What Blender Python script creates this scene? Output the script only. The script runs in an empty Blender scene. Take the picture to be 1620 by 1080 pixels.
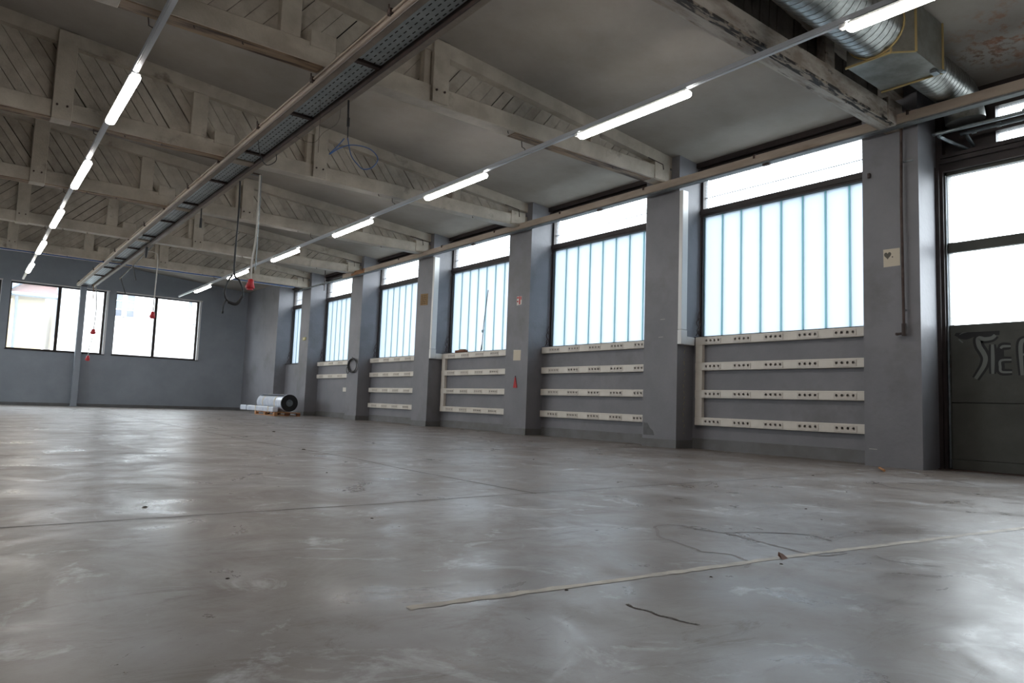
import bpy, bmesh, math, random
from mathutils import Vector, Matrix
random.seed(7)
S = bpy.context.scene
C = S.collection
PI = math.pi

# ------------------------------------------------------------------ camera, sky, exposure
CAM_H = 0.55
yaw, pitch, roll, F = 0.6623361682955579, 0.08998662357722244, 0.03580263300978594, 1112.5464871
cy, sy, cp, sp = math.cos(yaw), math.sin(yaw), math.cos(pitch), math.sin(pitch)
fw = Vector((sy*cp, cy*cp, sp)); rt = Vector((cy, -sy, 0)); up = rt.cross(fw)
r2 = math.cos(roll)*rt + math.sin(roll)*up; u2 = -math.sin(roll)*rt + math.cos(roll)*up
cam = bpy.data.objects.new('camera', bpy.data.cameras.new('camera'))
cam.matrix_world = Matrix(((r2.x, u2.x, -fw.x, 0), (r2.y, u2.y, -fw.y, 0), (r2.z, u2.z, -fw.z, CAM_H), (0, 0, 0, 1)))
cam.data.sensor_width = 36; cam.data.lens = F/1620*36; cam.data.clip_start = 0.02; cam.data.clip_end = 400
C.objects.link(cam); S.camera = cam

w = bpy.data.worlds.new('overcast'); S.world = w; w.use_nodes = True
bg = w.node_tree.nodes['Background']
bg.inputs[0].default_value = (0.95, 0.965, 1.0, 1); bg.inputs[1].default_value = 9.0
S.view_settings.view_transform = 'Standard'; S.view_settings.look = 'None'
S.view_settings.gamma = 1; S.view_settings.use_curve_mapping = False
S.view_settings.exposure = 0.36
S.cycles.use_denoising = True
S.cycles.max_bounces = 8; S.cycles.diffuse_bounces = 5; S.cycles.glossy_bounces = 3
S.cycles.transparent_max_bounces = 12; S.cycles.transmission_bounces = 6
S.cycles.sample_clamp_indirect = 6.0
LAMP = 30.0

def portal(loc, sx, sy_, rot):
    l = bpy.data.lights.new('portal', 'AREA'); l.shape = 'RECTANGLE'; l.size = sx; l.size_y = sy_
    l.cycles.is_portal = True
    o = bpy.data.objects.new('daylight_portal', l); o.location = loc; o.rotation_euler = rot; C.objects.link(o)

# ------------------------------------------------------------------ geometry constants (metres)
WX = 8.355                      # pilaster faces
GX = 8.93                       # glazing plane
PIL = [(3.33, 3.96), (6.71, 7.36), (10.215, 10.90), (13.77, 14.44), (17.36, 18.05), (20.95, 21.66)]
FAR = 27.12
RIDGE_X, SLOPE = -0.5, 0.087
def roof(x): return 4.44 + SLOPE*(8.3 - max(x, RIDGE_X)) - SLOPE*max(0.0, RIDGE_X - x)

# ------------------------------------------------------------------ materials
def srgb(c):
    return tuple((v/255/12.92 if v/255 <= 0.04045 else ((v/255+0.055)/1.055)**2.4) for v in c) + (1,)
MATS = {}
def mat(name, col, rough=0.6, metal=0.0, var=None, scale=4.0, lo=0.35, hi=0.65, bump=0.0, bscale=30.0,
        stretch=(1, 1, 1), spec=0.5, col3=None, scale3=1.5, lo3=0.5, hi3=0.7, emit=0.0, detail=6.0):
    m = bpy.data.materials.new(name); m.use_nodes = True; MATS[name] = m
    nt = m.node_tree; N = nt.nodes; L = nt.links; b = N['Principled BSDF']
    b.inputs['Roughness'].default_value = rough; b.inputs['Metallic'].default_value = metal
    b.inputs['Specular IOR Level'].default_value = spec
    base = srgb(col); b.inputs['Base Color'].default_value = base
    geo = N.new('ShaderNodeNewGeometry')
    mp = N.new('ShaderNodeMapping'); mp.inputs['Scale'].default_value = stretch
    L.new(geo.outputs['Position'], mp.inputs['Vector'])
    cur = None
    def layer(prev, c, sc, l, h):
        n = N.new('ShaderNodeTexNoise'); n.inputs['Scale'].default_value = sc; n.inputs['Detail'].default_value = detail
        n.inputs['Roughness'].default_value = 0.62
        L.new(mp.outputs[0], n.inputs['Vector'])
        r = N.new('ShaderNodeMapRange'); r.inputs['From Min'].default_value = l; r.inputs['From Max'].default_value = h
        L.new(n.outputs['Fac'], r.inputs['Value'])
        x = N.new('ShaderNodeMix'); x.data_type = 'RGBA'
        L.new(r.outputs[0], x.inputs['Factor'])
        if prev is None: x.inputs['A'].default_value = base
        else: L.new(prev, x.inputs['A'])
        x.inputs['B'].default_value = srgb(c)
        return x.outputs['Result']
    if var: cur = layer(cur, var, scale, lo, hi)
    if col3: cur = layer(cur, col3, scale3, lo3, hi3)
    if cur is not None: L.new(cur, b.inputs['Base Color'])
    if bump:
        n = N.new('ShaderNodeTexNoise'); n.inputs['Scale'].default_value = bscale; n.inputs['Detail'].default_value = 4
        L.new(mp.outputs[0], n.inputs['Vector'])
        bp = N.new('ShaderNodeBump'); bp.inputs['Strength'].default_value = bump; bp.inputs['Distance'].default_value = 0.01
        L.new(n.outputs['Fac'], bp.inputs['Height']); L.new(bp.outputs[0], b.inputs['Normal'])
    if emit:
        b.inputs['Emission Color'].default_value = srgb(col); b.inputs['Emission Strength'].default_value = emit
    return m

mat('wall_paint', (130, 129, 134), 0.55, var=(118, 118, 123), scale=1.3, bump=0.25, bscale=22, col3=(106, 105, 106), scale3=0.9, lo3=0.55, hi3=0.75)
mat('far_paint', (152, 158, 166), 0.6, var=(141, 147, 155), scale=1.2, bump=0.2, bscale=20)
mat('damp_paint', (96, 96, 98), 0.55, var=(86, 86, 86), scale=12)
mat('plinth_paint', (112, 112, 114), 0.6, var=(98, 97, 95), scale=3, bump=0.3, bscale=20)
mat('white_timber', (192, 184, 170), 0.6, var=(168, 159, 145), scale=3.0, bump=0.3, bscale=40, stretch=(1, 1, 1), col3=(104, 92, 78), scale3=2.2, lo3=0.62, hi3=0.78)
mat('board_timber', (192, 185, 172), 0.65, var=(168, 159, 146), scale=5.0, bump=0.3, bscale=40, col3=(120, 108, 92), scale3=1.6, lo3=0.6, hi3=0.8)
mat('board_timber_grey', (182, 175, 163), 0.65, var=(156, 147, 134), scale=5.0, bump=0.3, bscale=40)
mat('peeling_paint', (150, 138, 124), 0.8, var=(30, 24, 20), scale=9, lo=0.45, hi=0.52, bump=0.6, stretch=(0.5, 3, 1))
mat('chord_soffit', (148, 124, 98), 0.7, var=(66, 48, 36), scale=3.0, lo=0.45, hi=0.62, stretch=(0.5, 4, 1), bump=0.3)
mat('worn_timber', (178, 170, 160), 0.7, var=(128, 116, 104), scale=3.5, lo=0.42, hi=0.66, bump=0.5, bscale=25, col3=(60, 48, 40), scale3=6, lo3=0.60, hi3=0.70, stretch=(0.6, 3, 1.6))
mat('dark_board', (92, 84, 76), 0.8, var=(62, 54, 48), scale=4, bump=0.3)
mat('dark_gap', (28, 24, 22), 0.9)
mat('rail_timber', (172, 159, 145), 0.5, var=(146, 132, 119), scale=2.0, stretch=(3, 0.6, 3), bump=0.2, col3=(108, 82, 62), scale3=1.2, lo3=0.58, hi3=0.75)
mat('rail_dull', (140, 128, 114), 0.6, var=(118, 106, 94), scale=3)
mat('brown_timber', (150, 104, 62), 0.6, var=(104, 66, 36), scale=5.0, stretch=(3, 1, 3))
mat('rail_underside', (112, 116, 116), 0.5, var=(88, 92, 94), scale=6)
mat('dark_steel', (72, 54, 48), 0.6, var=(52, 42, 40), scale=5)
mat('frame_brown', (52, 42, 41), 0.5, var=(38, 31, 31), scale=4)
mat('black_rubber', (26, 26, 28), 0.5)
mat('galvanised', (150, 158, 162), 0.38, 0.85, var=(118, 126, 130), scale=8)
mat('tray_steel', (190, 202, 206), 0.5, 0.1, var=(168, 182, 188), scale=6)
mat('slot_dark', (44, 46, 50), 0.9)
mat('duct_steel', (158, 158, 154), 0.36, 0.95, var=(120, 121, 118), scale=9)
mat('plenum_steel', (138, 138, 132), 0.45, 0.7, var=(112, 110, 102), scale=5)
mat('brass_edge', (172, 152, 104), 0.5, 0.4)
mat('white_plastic', (226, 220, 210), 0.4, var=(214, 207, 196), scale=3)
mat('trunk_white', (224, 224, 222), 0.35)
mat('socket_plate', (204, 196, 186), 0.35)
mat('socket_cup', (88, 74, 68), 0.5)
mat('pipe_rust', (92, 76, 70), 0.6, 0.3, var=(60, 46, 42), scale=9)
mat('paper', (206, 196, 178), 0.8)
mat('brown_paper', (140, 112, 74), 0.8, var=(116, 90, 58), scale=25)
mat('ink', (96, 92, 84), 0.8)
mat('ink_dark', (40, 38, 36), 0.8)
mat('red_paint', (180, 40, 44), 0.6)
mat('red_plastic', (190, 38, 48), 0.4)
mat('sign_white', (220, 214, 208), 0.6)
mat('yellow_tag', (190, 180, 120), 0.7)
mat('blue_cable', (44, 88, 150), 0.45)
mat('white_cable', (196, 192, 186), 0.5)
mat('wrap_white', (224, 228, 236), 0.25, var=(196, 204, 220), scale=7)
mat('wrap_dark', (70, 74, 84), 0.4)  # dark grey of the roll seam and the carton tape
mat('strap_beige', (196, 184, 160), 0.6)
mat('pallet_wood', (190, 140, 96), 0.7, var=(158, 112, 74), scale=9)
mat('pallet_dark', (110, 70, 48), 0.8)
mat('door_steel', (84, 85, 80), 0.5, var=(72, 73, 68), scale=2.5, bump=0.15, col3=(82, 60, 48), scale3=5, lo3=0.66, hi3=0.8, spec=0.3)
mat('graffiti_black', (18, 20, 21), 0.6)
mat('graffiti_grey', (112, 116, 112), 0.6)
mat('lamp_body', (206, 206, 204), 0.4)
mat('track_white', (196, 200, 206), 0.35)
mat('chip_white', (196, 192, 184), 0.8)
mat('debris', (58, 48, 40), 0.9)
mat('old_tape', (196, 188, 172), 0.5, var=(150, 142, 131), scale=9)
mat('joint_filler', (84, 76, 70), 0.9)
mat('stain_brown', (104, 94, 88), 0.5)
mat('asphalt', (120, 122, 120), 0.9)
mat('house_cream', (178, 160, 122), 0.9)
mat('house_white', (240, 240, 240), 0.9)
mat('roof_tile', (82, 54, 52), 0.8, var=(70, 48, 46), scale=3)
mat('house_glass', (38, 50, 70), 0.1, spec=0.8)
mat('zinc', (110, 120, 134), 0.4, 0.4)

m = bpy.data.materials.new('lamp_glow'); m.use_nodes = True; MATS['lamp_glow'] = m
b = m.node_tree.nodes['Principled BSDF']; b.inputs['Base Color'].default_value = (0.9, 0.9, 0.9, 1)
b.inputs['Emission Color'].default_value = (1.0, 0.95, 0.90, 1); b.inputs['Emission Strength'].default_value = LAMP

def glass(name, tint, trans, cloud):
    m = bpy.data.materials.new(name); m.use_nodes = True; MATS[name] = m
    nt = m.node_tree; N = nt.nodes; L = nt.links
    for n in list(N): N.remove(n)
    out = N.new('ShaderNodeOutputMaterial')
    tr = N.new('ShaderNodeBsdfTransparent'); tr.inputs[0].default_value = trans
    tl = N.new('ShaderNodeBsdfTranslucent'); tl.inputs[0].default_value = tint
    mx = N.new('ShaderNodeMixShader'); mx.inputs[0].default_value = cloud
    L.new(tr.outputs[0], mx.inputs[1]); L.new(tl.outputs[0], mx.inputs[2])
    gl = N.new('ShaderNodeBsdfGlossy'); gl.inputs['Roughness'].default_value = 0.05 if cloud < 0.3 else 0.3
    fr = N.new('ShaderNodeFresnel'); fr.inputs[0].default_value = 1.45
    ge = N.new('ShaderNodeNewGeometry'); iv = N.new('ShaderNodeMath'); iv.operation = 'SUBTRACT'; iv.inputs[0].default_value = 1.0
    L.new(ge.outputs['Backfacing'], iv.inputs[1]); mu = N.new('ShaderNodeMath'); mu.operation = 'MULTIPLY'
    L.new(fr.outputs[0], mu.inputs[0]); L.new(iv.outputs[0], mu.inputs[1])
    m2 = N.new('ShaderNodeMixShader'); L.new(mu.outputs[0], m2.inputs[0])
    L.new(mx.outputs[0], m2.inputs[1]); L.new(gl.outputs[0], m2.inputs[2])
    L.new(m2.outputs[0], out.inputs[0])
glass('clear_glass', (0.9, 0.95, 1, 1), (0.93, 0.97, 0.98, 1), 0.06)
glass('channel_glass', (0.52, 0.58, 0.63, 1), (0.20, 0.225, 0.245, 1), 0.62)
glass('channel_seal', (0.30, 0.47, 0.50, 1), (0.09, 0.14, 0.15, 1), 0.7)

# floor: worn grey concrete
def floor_mat():
    m = bpy.data.materials.new('floor_concrete'); m.use_nodes = True; MATS['floor_concrete'] = m
    nt = m.node_tree; N = nt.nodes; L = nt.links; b = N['Principled BSDF']
    geo = N.new('ShaderNodeNewGeometry')
    def noise(sc, det=8, ro=0.6, st=(1, 1, 1), dist=0.0):
        mp = N.new('ShaderNodeMapping'); mp.inputs['Scale'].default_value = st
        L.new(geo.outputs['Position'], mp.inputs['Vector'])
        n = N.new('ShaderNodeTexNoise'); n.inputs['Scale'].default_value = sc; n.inputs['Detail'].default_value = det
        n.inputs['Roughness'].default_value = ro; n.inputs['Distortion'].default_value = dist
        L.new(mp.outputs[0], n.inputs['Vector']); return n.outputs['Fac']
    def rng(v, a, b_, c=0, d=1):
        r = N.new('ShaderNodeMapRange'); r.inputs[1].default_value = a; r.inputs[2].default_value = b_
        r.inputs[3].default_value = c; r.inputs[4].default_value = d; L.new(v, r.inputs[0]); return r.outputs[0]
    def mix(f, a, c):
        x = N.new('ShaderNodeMix'); x.data_type = 'RGBA'; L.new(f, x.inputs['Factor'])
        if isinstance(a, tuple): x.inputs['A'].default_value = srgb(a)
        else: L.new(a, x.inputs['A'])
        x.inputs['B'].default_value = srgb(c); return x.outputs['Result']
    c = mix(rng(noise(1.1, 8, 0.6), 0.32, 0.56), (150, 148, 148), (120, 111, 104))
    c = mix(rng(noise(3.7, 9, 0.7, dist=0.6), 0.50, 0.66), c, (120, 111, 104))
    c = mix(rng(noise(2.3, 9, 0.7, dist=1.2), 0.57, 0.70), c, (186, 188, 190))
    c = mix(rng(noise(9, 9, 0.75), 0.62, 0.76), c, (96, 86, 80))
    c = mix(rng(noise(1.7, 10, 0.8, (1, 3.2, 1), 1.5), 0.54, 0.66), c, (104, 94, 87))
    c = mix(rng(noise(4.5, 10, 0.8, (2.6, 1, 1), 0.8), 0.64, 0.78), c, (182, 182, 182))
    c = mix(rng(noise(60, 4, 0.6), 0.66, 0.76), c, (92, 84, 80))
    L.new(c, b.inputs['Base Color'])
    r1 = rng(noise(2.0, 9, 0.7, dist=0.8), 0.35, 0.65, 0.26, 0.48)
    L.new(r1, b.inputs['Roughness'])
    b.inputs['Specular IOR Level'].default_value = 0.35
    bp = N.new('ShaderNodeBump'); bp.inputs['Strength'].default_value = 0.22; bp.inputs['Distance'].default_value = 0.004
    L.new(noise(6, 10, 0.7), bp.inputs['Height']); L.new(bp.outputs[0], b.inputs['Normal'])
floor_mat()

# ceiling: dirty white plaster with brown water stains and rust patch
def ceil_mat():
    m = bpy.data.materials.new('ceiling_plaster'); m.use_nodes = True; MATS['ceiling_plaster'] = m
    nt = m.node_tree; N = nt.nodes; L = nt.links; b = N['Principled BSDF']; b.inputs['Roughness'].default_value = 0.8
    b.inputs['Specular IOR Level'].default_value = 0.2
    geo = N.new('ShaderNodeNewGeometry')
    def noise(sc, det=6):
        n = N.new('ShaderNodeTexNoise'); n.inputs['Scale'].default_value = sc; n.inputs['Detail'].default_value = det
        n.inputs['Roughness'].default_value = 0.65
        L.new(geo.outputs['Position'], n.inputs['Vector']); return n.outputs['Fac']
    def rng(v, a, b_, c=0, d=1):
        r = N.new('ShaderNodeMapRange'); r.inputs[1].default_value = a; r.inputs[2].default_value = b_
        r.inputs[3].default_value = c; r.inputs[4].default_value = d; L.new(v, r.inputs[0]); return r.outputs[0]
    def mix(f, a, c):
        x = N.new('ShaderNodeMix'); x.data_type = 'RGBA'; L.new(f, x.inputs['Factor'])
        if isinstance(a, tuple): x.inputs['A'].default_value = srgb(a)
        else: L.new(a, x.inputs['A'])
        x.inputs['B'].default_value = srgb(c); return x.outputs['Result']
    c = mix(rng(noise(0.8), 0.35, 0.65), (158, 152, 145), (142, 136, 128))
    for cen, rad, ns, col in (((8.15, 2.15, 4.45), 0.9, 7, (146, 104, 82)), ((8.3, 2.6, 4.4), 0.4, 14, (112, 92, 80)), ((6.75, 4.35, 4.6), 0.35, 5, (150, 142, 118))):
        d = N.new('ShaderNodeVectorMath'); d.operation = 'DISTANCE'; L.new(geo.outputs['Position'], d.inputs[0]); d.inputs[1].default_value = cen
        k = rng(d.outputs['Value'], rad*0.3, rad, 1, 0)
        mu = N.new('ShaderNodeMath'); mu.operation = 'MULTIPLY'; L.new(k, mu.inputs[0]); L.new(rng(noise(ns, 8), 0.5, 0.62), mu.inputs[1])
        c = mix(mu.outputs[0], c, col)
    L.new(c, b.inputs['Base Color'])
    bp = N.new('ShaderNodeBump'); bp.inputs['Strength'].default_value = 0.15; bp.inputs['Distance'].default_value = 0.02
    L.new(noise(5), bp.inputs['Height']); L.new(bp.outputs[0], b.inputs['Normal'])
ceil_mat()

# ------------------------------------------------------------------ mesh helpers
class MB:
    def __init__(s): s.v = []; s.f = []; s.sm = []; s.mi = []
    def add(s, vs, fs, smooth=False, mi=0):
        o = len(s.v); s.v += [tuple(v) for v in vs]
        for f in fs: s.f.append([i+o for i in f]); s.sm.append(smooth); s.mi.append(mi)
        return s
    def box(s, x0, x1, y0, y1, z0, z1, mi=0):
        vs = [(x, y, z) for z in (z0, z1) for y in (y0, y1) for x in (x0, x1)]
        return s.add(vs, [(0, 2, 3, 1), (4, 5, 7, 6), (0, 1, 5, 4), (2, 6, 7, 3), (0, 4, 6, 2), (1, 3, 7, 5)], False, mi)
    def rbox(s, x0, x1, y0, y1, z0, z1, b=0.004):
        # box with chamfered edges
        bm = bmesh.new(); bmesh.ops.create_cube(bm, size=1.0)
        for v in bm.verts: v.co = Vector(((x0+x1)/2+v.co.x*(x1-x0), (y0+y1)/2+v.co.y*(y1-y0), (z0+z1)/2+v.co.z*(z1-z0)))
        b = min(b, (x1-x0)*.3, (y1-y0)*.3, (z1-z0)*.3)
        bmesh.ops.bevel(bm, geom=bm.edges[:], offset=b, segments=1, affect='EDGES')
        bm.verts.index_update()
        s.add([v.co for v in bm.verts], [[v.index for v in f.verts] for f in bm.faces]); bm.free(); return s
    def prism(s, pts, axis, a, b, mi=0):
        # pts: 2D polygon; axis 0: pts=(y,z) extruded in x ; 1: (x,z) in y ; 2: (x,y) in z
        def P(p, t): return (t, p[0], p[1]) if axis == 0 else ((p[0], t, p[1]) if axis == 1 else (p[0], p[1], t))
        n = len(pts); vs = [P(p, a) for p in pts] + [P(p, b) for p in pts]
        ar = sum(pts[i][0]*pts[(i+1) % n][1]-pts[(i+1) % n][0]*pts[i][1] for i in range(n))
        fl = (ar > 0) != (axis == 1)
        fs = [list(range(n))[::-1], [i+n for i in range(n)]] + [[i, (i+1) % n, (i+1) % n+n, i+n] for i in range(n)]
        if (not fl) != (b < a): fs = [f[::-1] for f in fs]
        return s.add(vs, fs, False, mi)
    def tube(s, pts, r, n=8, caps=True, mi=0):
        pts = [Vector(p) for p in pts]; rs = r if isinstance(r, (list, tuple)) else [r]*len(pts)
        vs = []; ref = None
        for i, p in enumerate(pts):
            t = (pts[min(i+1, len(pts)-1)]-pts[max(i-1, 0)])
            if t.length < 1e-9: t = Vector((0, 0, 1))
            t.normalize()
            if ref is None:
                ref = Vector((0, 0, 1)) if abs(t.z) < 0.9 else Vector((1, 0, 0))
            a = ref - t*ref.dot(t)
            if a.length < 1e-6: a = t.orthogonal()
            a.normalize(); ref = a; bb = t.cross(a)
            for k in range(n):
                an = 2*PI*k/n; vs.append(p+rs[i]*(math.cos(an)*a+math.sin(an)*bb))
        fs = []
        for i in range(len(pts)-1):
            for k in range(n):
                fs.append((i*n+k, i*n+(k+1) % n, (i+1)*n+(k+1) % n, (i+1)*n+k))
        s.add(vs, fs, True, mi)
        if caps:
            o = len(pts)-1
            s.add(vs[:n], [list(range(n))[::-1]], False, mi); s.add(vs[o*n:], [list(range(n))], False, mi)
        return s
    def build(s, name, m, parent=None, kind=None, label=None):
        me = bpy.data.meshes.new(name); me.from_pydata(s.v, [], s.f)
        for mm in (m if isinstance(m, (list, tuple)) else [m]): me.materials.append(MATS[mm])
        me.polygons.foreach_set('use_smooth', s.sm); me.polygons.foreach_set('material_index', s.mi); me.update()
        o = bpy.data.objects.new(name, me); C.objects.link(o)
        if parent:
            o.parent = parent; o.matrix_parent_inverse = Matrix.Translation(-Vector(base_of(parent)))
        if kind: o['kind'] = kind
        if label: o['label'] = label
        return o
def base_of(o):
    # world location of a parent built by this script (translation only)
    v = Vector(o.location)
    if o.parent is not None and o.type == 'EMPTY': v += base_of(o.parent)
    if o.type == 'MESH' and o.parent is None: return v
    if o.type == 'MESH': return Vector((0, 0, 0)) if not o.get('own_origin') else Vector(o['own_origin'])
    return v
def thing(name, label, cat, loc=(0, 0, 0), group=None):
    o = bpy.data.objects.new(name, None); C.objects.link(o); o.location = loc; o.empty_display_size = 0.1
    o['label'] = label; o['category'] = cat
    if group: o['group'] = group
    return o
def tag(o, label, cat, group=None):
    o['label'] = label; o['category'] = cat
    if group: o['group'] = group
    return o
def struct(name, loc=(0, 0, 0)):
    o = bpy.data.objects.new(name, None); C.objects.link(o); o.location = loc; o.empty_display_size = 0.1; o['kind'] = 'structure'; return o
def smooth_path(pts, sub=6):
    P = [Vector(p) for p in pts]; out = []
    for i in range(len(P)-1):
        a = P[max(i-1, 0)]; b = P[i]; c = P[i+1]; d = P[min(i+2, len(P)-1)]
        for k in range(sub):
            t = k/sub
            out.append(0.5*((2*b)+(c-a)*t+(2*a-5*b+4*c-d)*t*t+(3*b-a-3*c+d)*t**3))
    out.append(P[-1]); return out
ORD = ['first', 'second', 'third', 'fourth', 'fifth', 'sixth', 'seventh', 'eighth']

# ================================================================== SHELL
MB().box(-9.2, 9.2, -4.2, 27.5, -0.2, 0).build('floor', 'floor_concrete', kind='structure')
g = MB(); g.add([(-80, -60, -0.4), (90, -60, -0.4), (90, 120, -0.4), (-80, 120, -0.4)], [(0, 1, 2, 3)]); g.build('ground', 'asphalt', kind='structure')
m_ = MB()
m_.prism([(9.3, roof(9.3)), (RIDGE_X, roof(RIDGE_X)), (-9.3, roof(-9.3)), (-9.3, 5.5), (9.3, 5.5)], 1, -4.2, 27.5)
m_.build('ceiling', 'ceiling_plaster', kind='structure')

# right wall: pilasters and parapets
wr = struct('wall_right', (9.0, 12, 0))
def rpoly(x0, x1, y0, y1, z0=0.0):
    m = MB(); m.prism([(x0, z0), (x1, z0), (x1, roof(x1)+0.01), (x0, roof(x0)+0.01)], 1, y0, y1); return m
for i, (a, b_) in enumerate(PIL):
    rpoly(WX, 9.06, a, b_).build('pilaster', 'wall_paint', wr)
rpoly(WX, 9.2, 23.75, 27.2).build('pilaster', 'wall_paint', wr)
rpoly(WX, 9.2, -0.9, -0.25).build('pilaster', 'wall_paint', wr)
rpoly(8.8, 9.2, -4.2, -0.9).build('wall_panel', 'wall_paint', wr)
bays = [(PIL[i][1], PIL[i+1][0]) for i in range(5)] + [(PIL[5][1], 23.75)]
for a, b_ in bays:
    MB().box(8.74, 9.2, a, b_, 0, 1.655).build('parapet', 'wall_paint', wr)
m_ = MB()
for q in range(16):
    z = 0.22+q*0.085; m_.tube([(8.52+0.012*math.sin(q*2.1), 6.7085, z), (8.53+0.02*math.sin(q*1.3+1), 6.7085, z+0.04*abs(math.sin(q*1.7))+0.012)], 0.0028, 4)
m_.build('chalk_mark', 'yellow_tag', wr, kind='stuff')
for ya_, yb_, z0_, z1_ in ((7.12, 7.34, 0.17, 0.36),):
    MB().prism([(ya_, z0_), (yb_, z0_), (yb_, z1_), (yb_-0.08, z1_-0.01), (yb_-0.13, z1_-0.08), (ya_+0.03, z0_+0.07)], 0, WX, WX-0.0015).build('damp_patch', 'damp_paint', wr)
for (y_, z_) in ((6.95, 1.93), (6.98, 1.66), (3.82, 0.19)):
    MB().box(WX-0.0015, WX, y_, y_+0.09, z_, z_+0.006).build('paint_scratch', 'chip_white', wr)
bb = struct('baseboard_right', (8.7, 12, 0))
for a, b_ in bays:
    MB().prism([(8.722, 0), (8.74, 0), (8.74, 0.155), (8.732, 0.15)], 1, a, b_).build('plinth_strip', 'plinth_paint', bb)
for a, b_ in PIL[1:] + [(23.75, 27.12)]:
    m_ = MB(); m_.prism([(WX-0.015, 0), (WX, 0), (WX, 0.12), (WX-0.008, 0.115)], 1, a-0.012, b_)
    m_.box(WX-0.012, 8.74, a-0.012, a, 0, 0.12); m_.build('plinth_strip', 'plinth_paint', bb)

# glazed bays
for k, (a, b_) in enumerate(bays):
    win = struct('window_%d' % (k+1), (GX, (a+b_)/2, 1.66))
    m_ = MB(); m_.box(GX-0.05, GX+0.05, a, b_, 1.655, 1.70)
    m_.box(GX-0.05, GX+0.05, b_-0.045, b_, 1.70, 4.20); m_.box(GX-0.05, GX+0.05, a, a+0.03, 1.70, 4.20)
    m_.box(8.70, GX-0.05, a, b_, 1.655, 1.672)
    m_.build('window_frame', 'frame_brown', win)
    m_ = MB(); m_.box(GX-0.06, GX+0.06, a, b_, 3.565, 3.685); m_.box(GX-0.075, GX-0.06, a, b_, 3.60, 3.65); m_.build('transom', 'frame_brown', win)
    m_ = MB(); m_.box(8.86, 9.1, a, b_, 4.20, 4.42); m_.box(8.80, 8.86, a, b_, 4.235, 4.30); m_.box(8.76, 8.82, a, b_, 4.325, 4.40)
    m_.build('lintel', 'frame_brown', win)
    MB().box(GX-0.02, GX-0.005, a+0.02, b_-0.045, 4.165, 4.2).build('blind_rail', 'zinc', win)
    MB().box(GX+0.004, GX+0.012, a+0.03, b_-0.045, 3.685, 4.20).build('pane', 'clear_glass', win)
    MB().box(GX+0.02, GX+0.035, a+0.03, b_-0.045, 3.872, 3.884).build('glazing_bar', 'zinc', win)
    # profile glass channels
    y = b_-0.045; n = 0
    while y > a+0.03:
        y1 = max(a+0.03, y-0.262*1.235)
        m_ = MB(); m_.box(GX, GX+0.007, y1+0.012, y-0.012, 1.70, 3.565)
        m_.build('glass_channel', 'channel_glass', win)
        if y1 > a+0.05:
            MB().box(GX-0.004, GX+0.045, y1-0.012, y1+0.012, 1.70, 3.565).build('glass_seal', 'channel_seal', win)
        y = y1
    MB().box(GX-0.004, GX+0.045, b_-0.057, b_-0.045, 1.70, 3.565).build('glass_seal', 'channel_seal', win)
    # opener lever and cable cluster at the far jamb
    m_ = MB(); m_.tube([(GX-0.09, b_-0.03, 1.72), (GX-0.085, b_-0.03, 2.4), (GX-0.08, b_-0.03, 3.5)], 0.008, 6)
    m_.tube(smooth_path([(GX-0.12, b_-0.06, 1.70), (GX-0.17, b_-0.05, 1.78), (GX-0.09, b_-0.05, 1.88), (GX-0.14, b_-0.04, 1.98), (GX-0.09, b_-0.03, 2.1)]), 0.006, 5)
    m_.tube(smooth_path([(GX-0.19, b_-0.04, 1.70), (GX-0.13, b_-0.06, 1.80), (GX-0.16, b_-0.03, 1.9), (GX-0.09, b_-0.04, 2.0)]), 0.006, 5)
    m_.build('opener_rod', 'dark_steel', win)
    portal((GX-0.10, (a+b_)/2, 2.9), 2.4, b_-a-0.1, (0, PI/2, 0))

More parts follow.
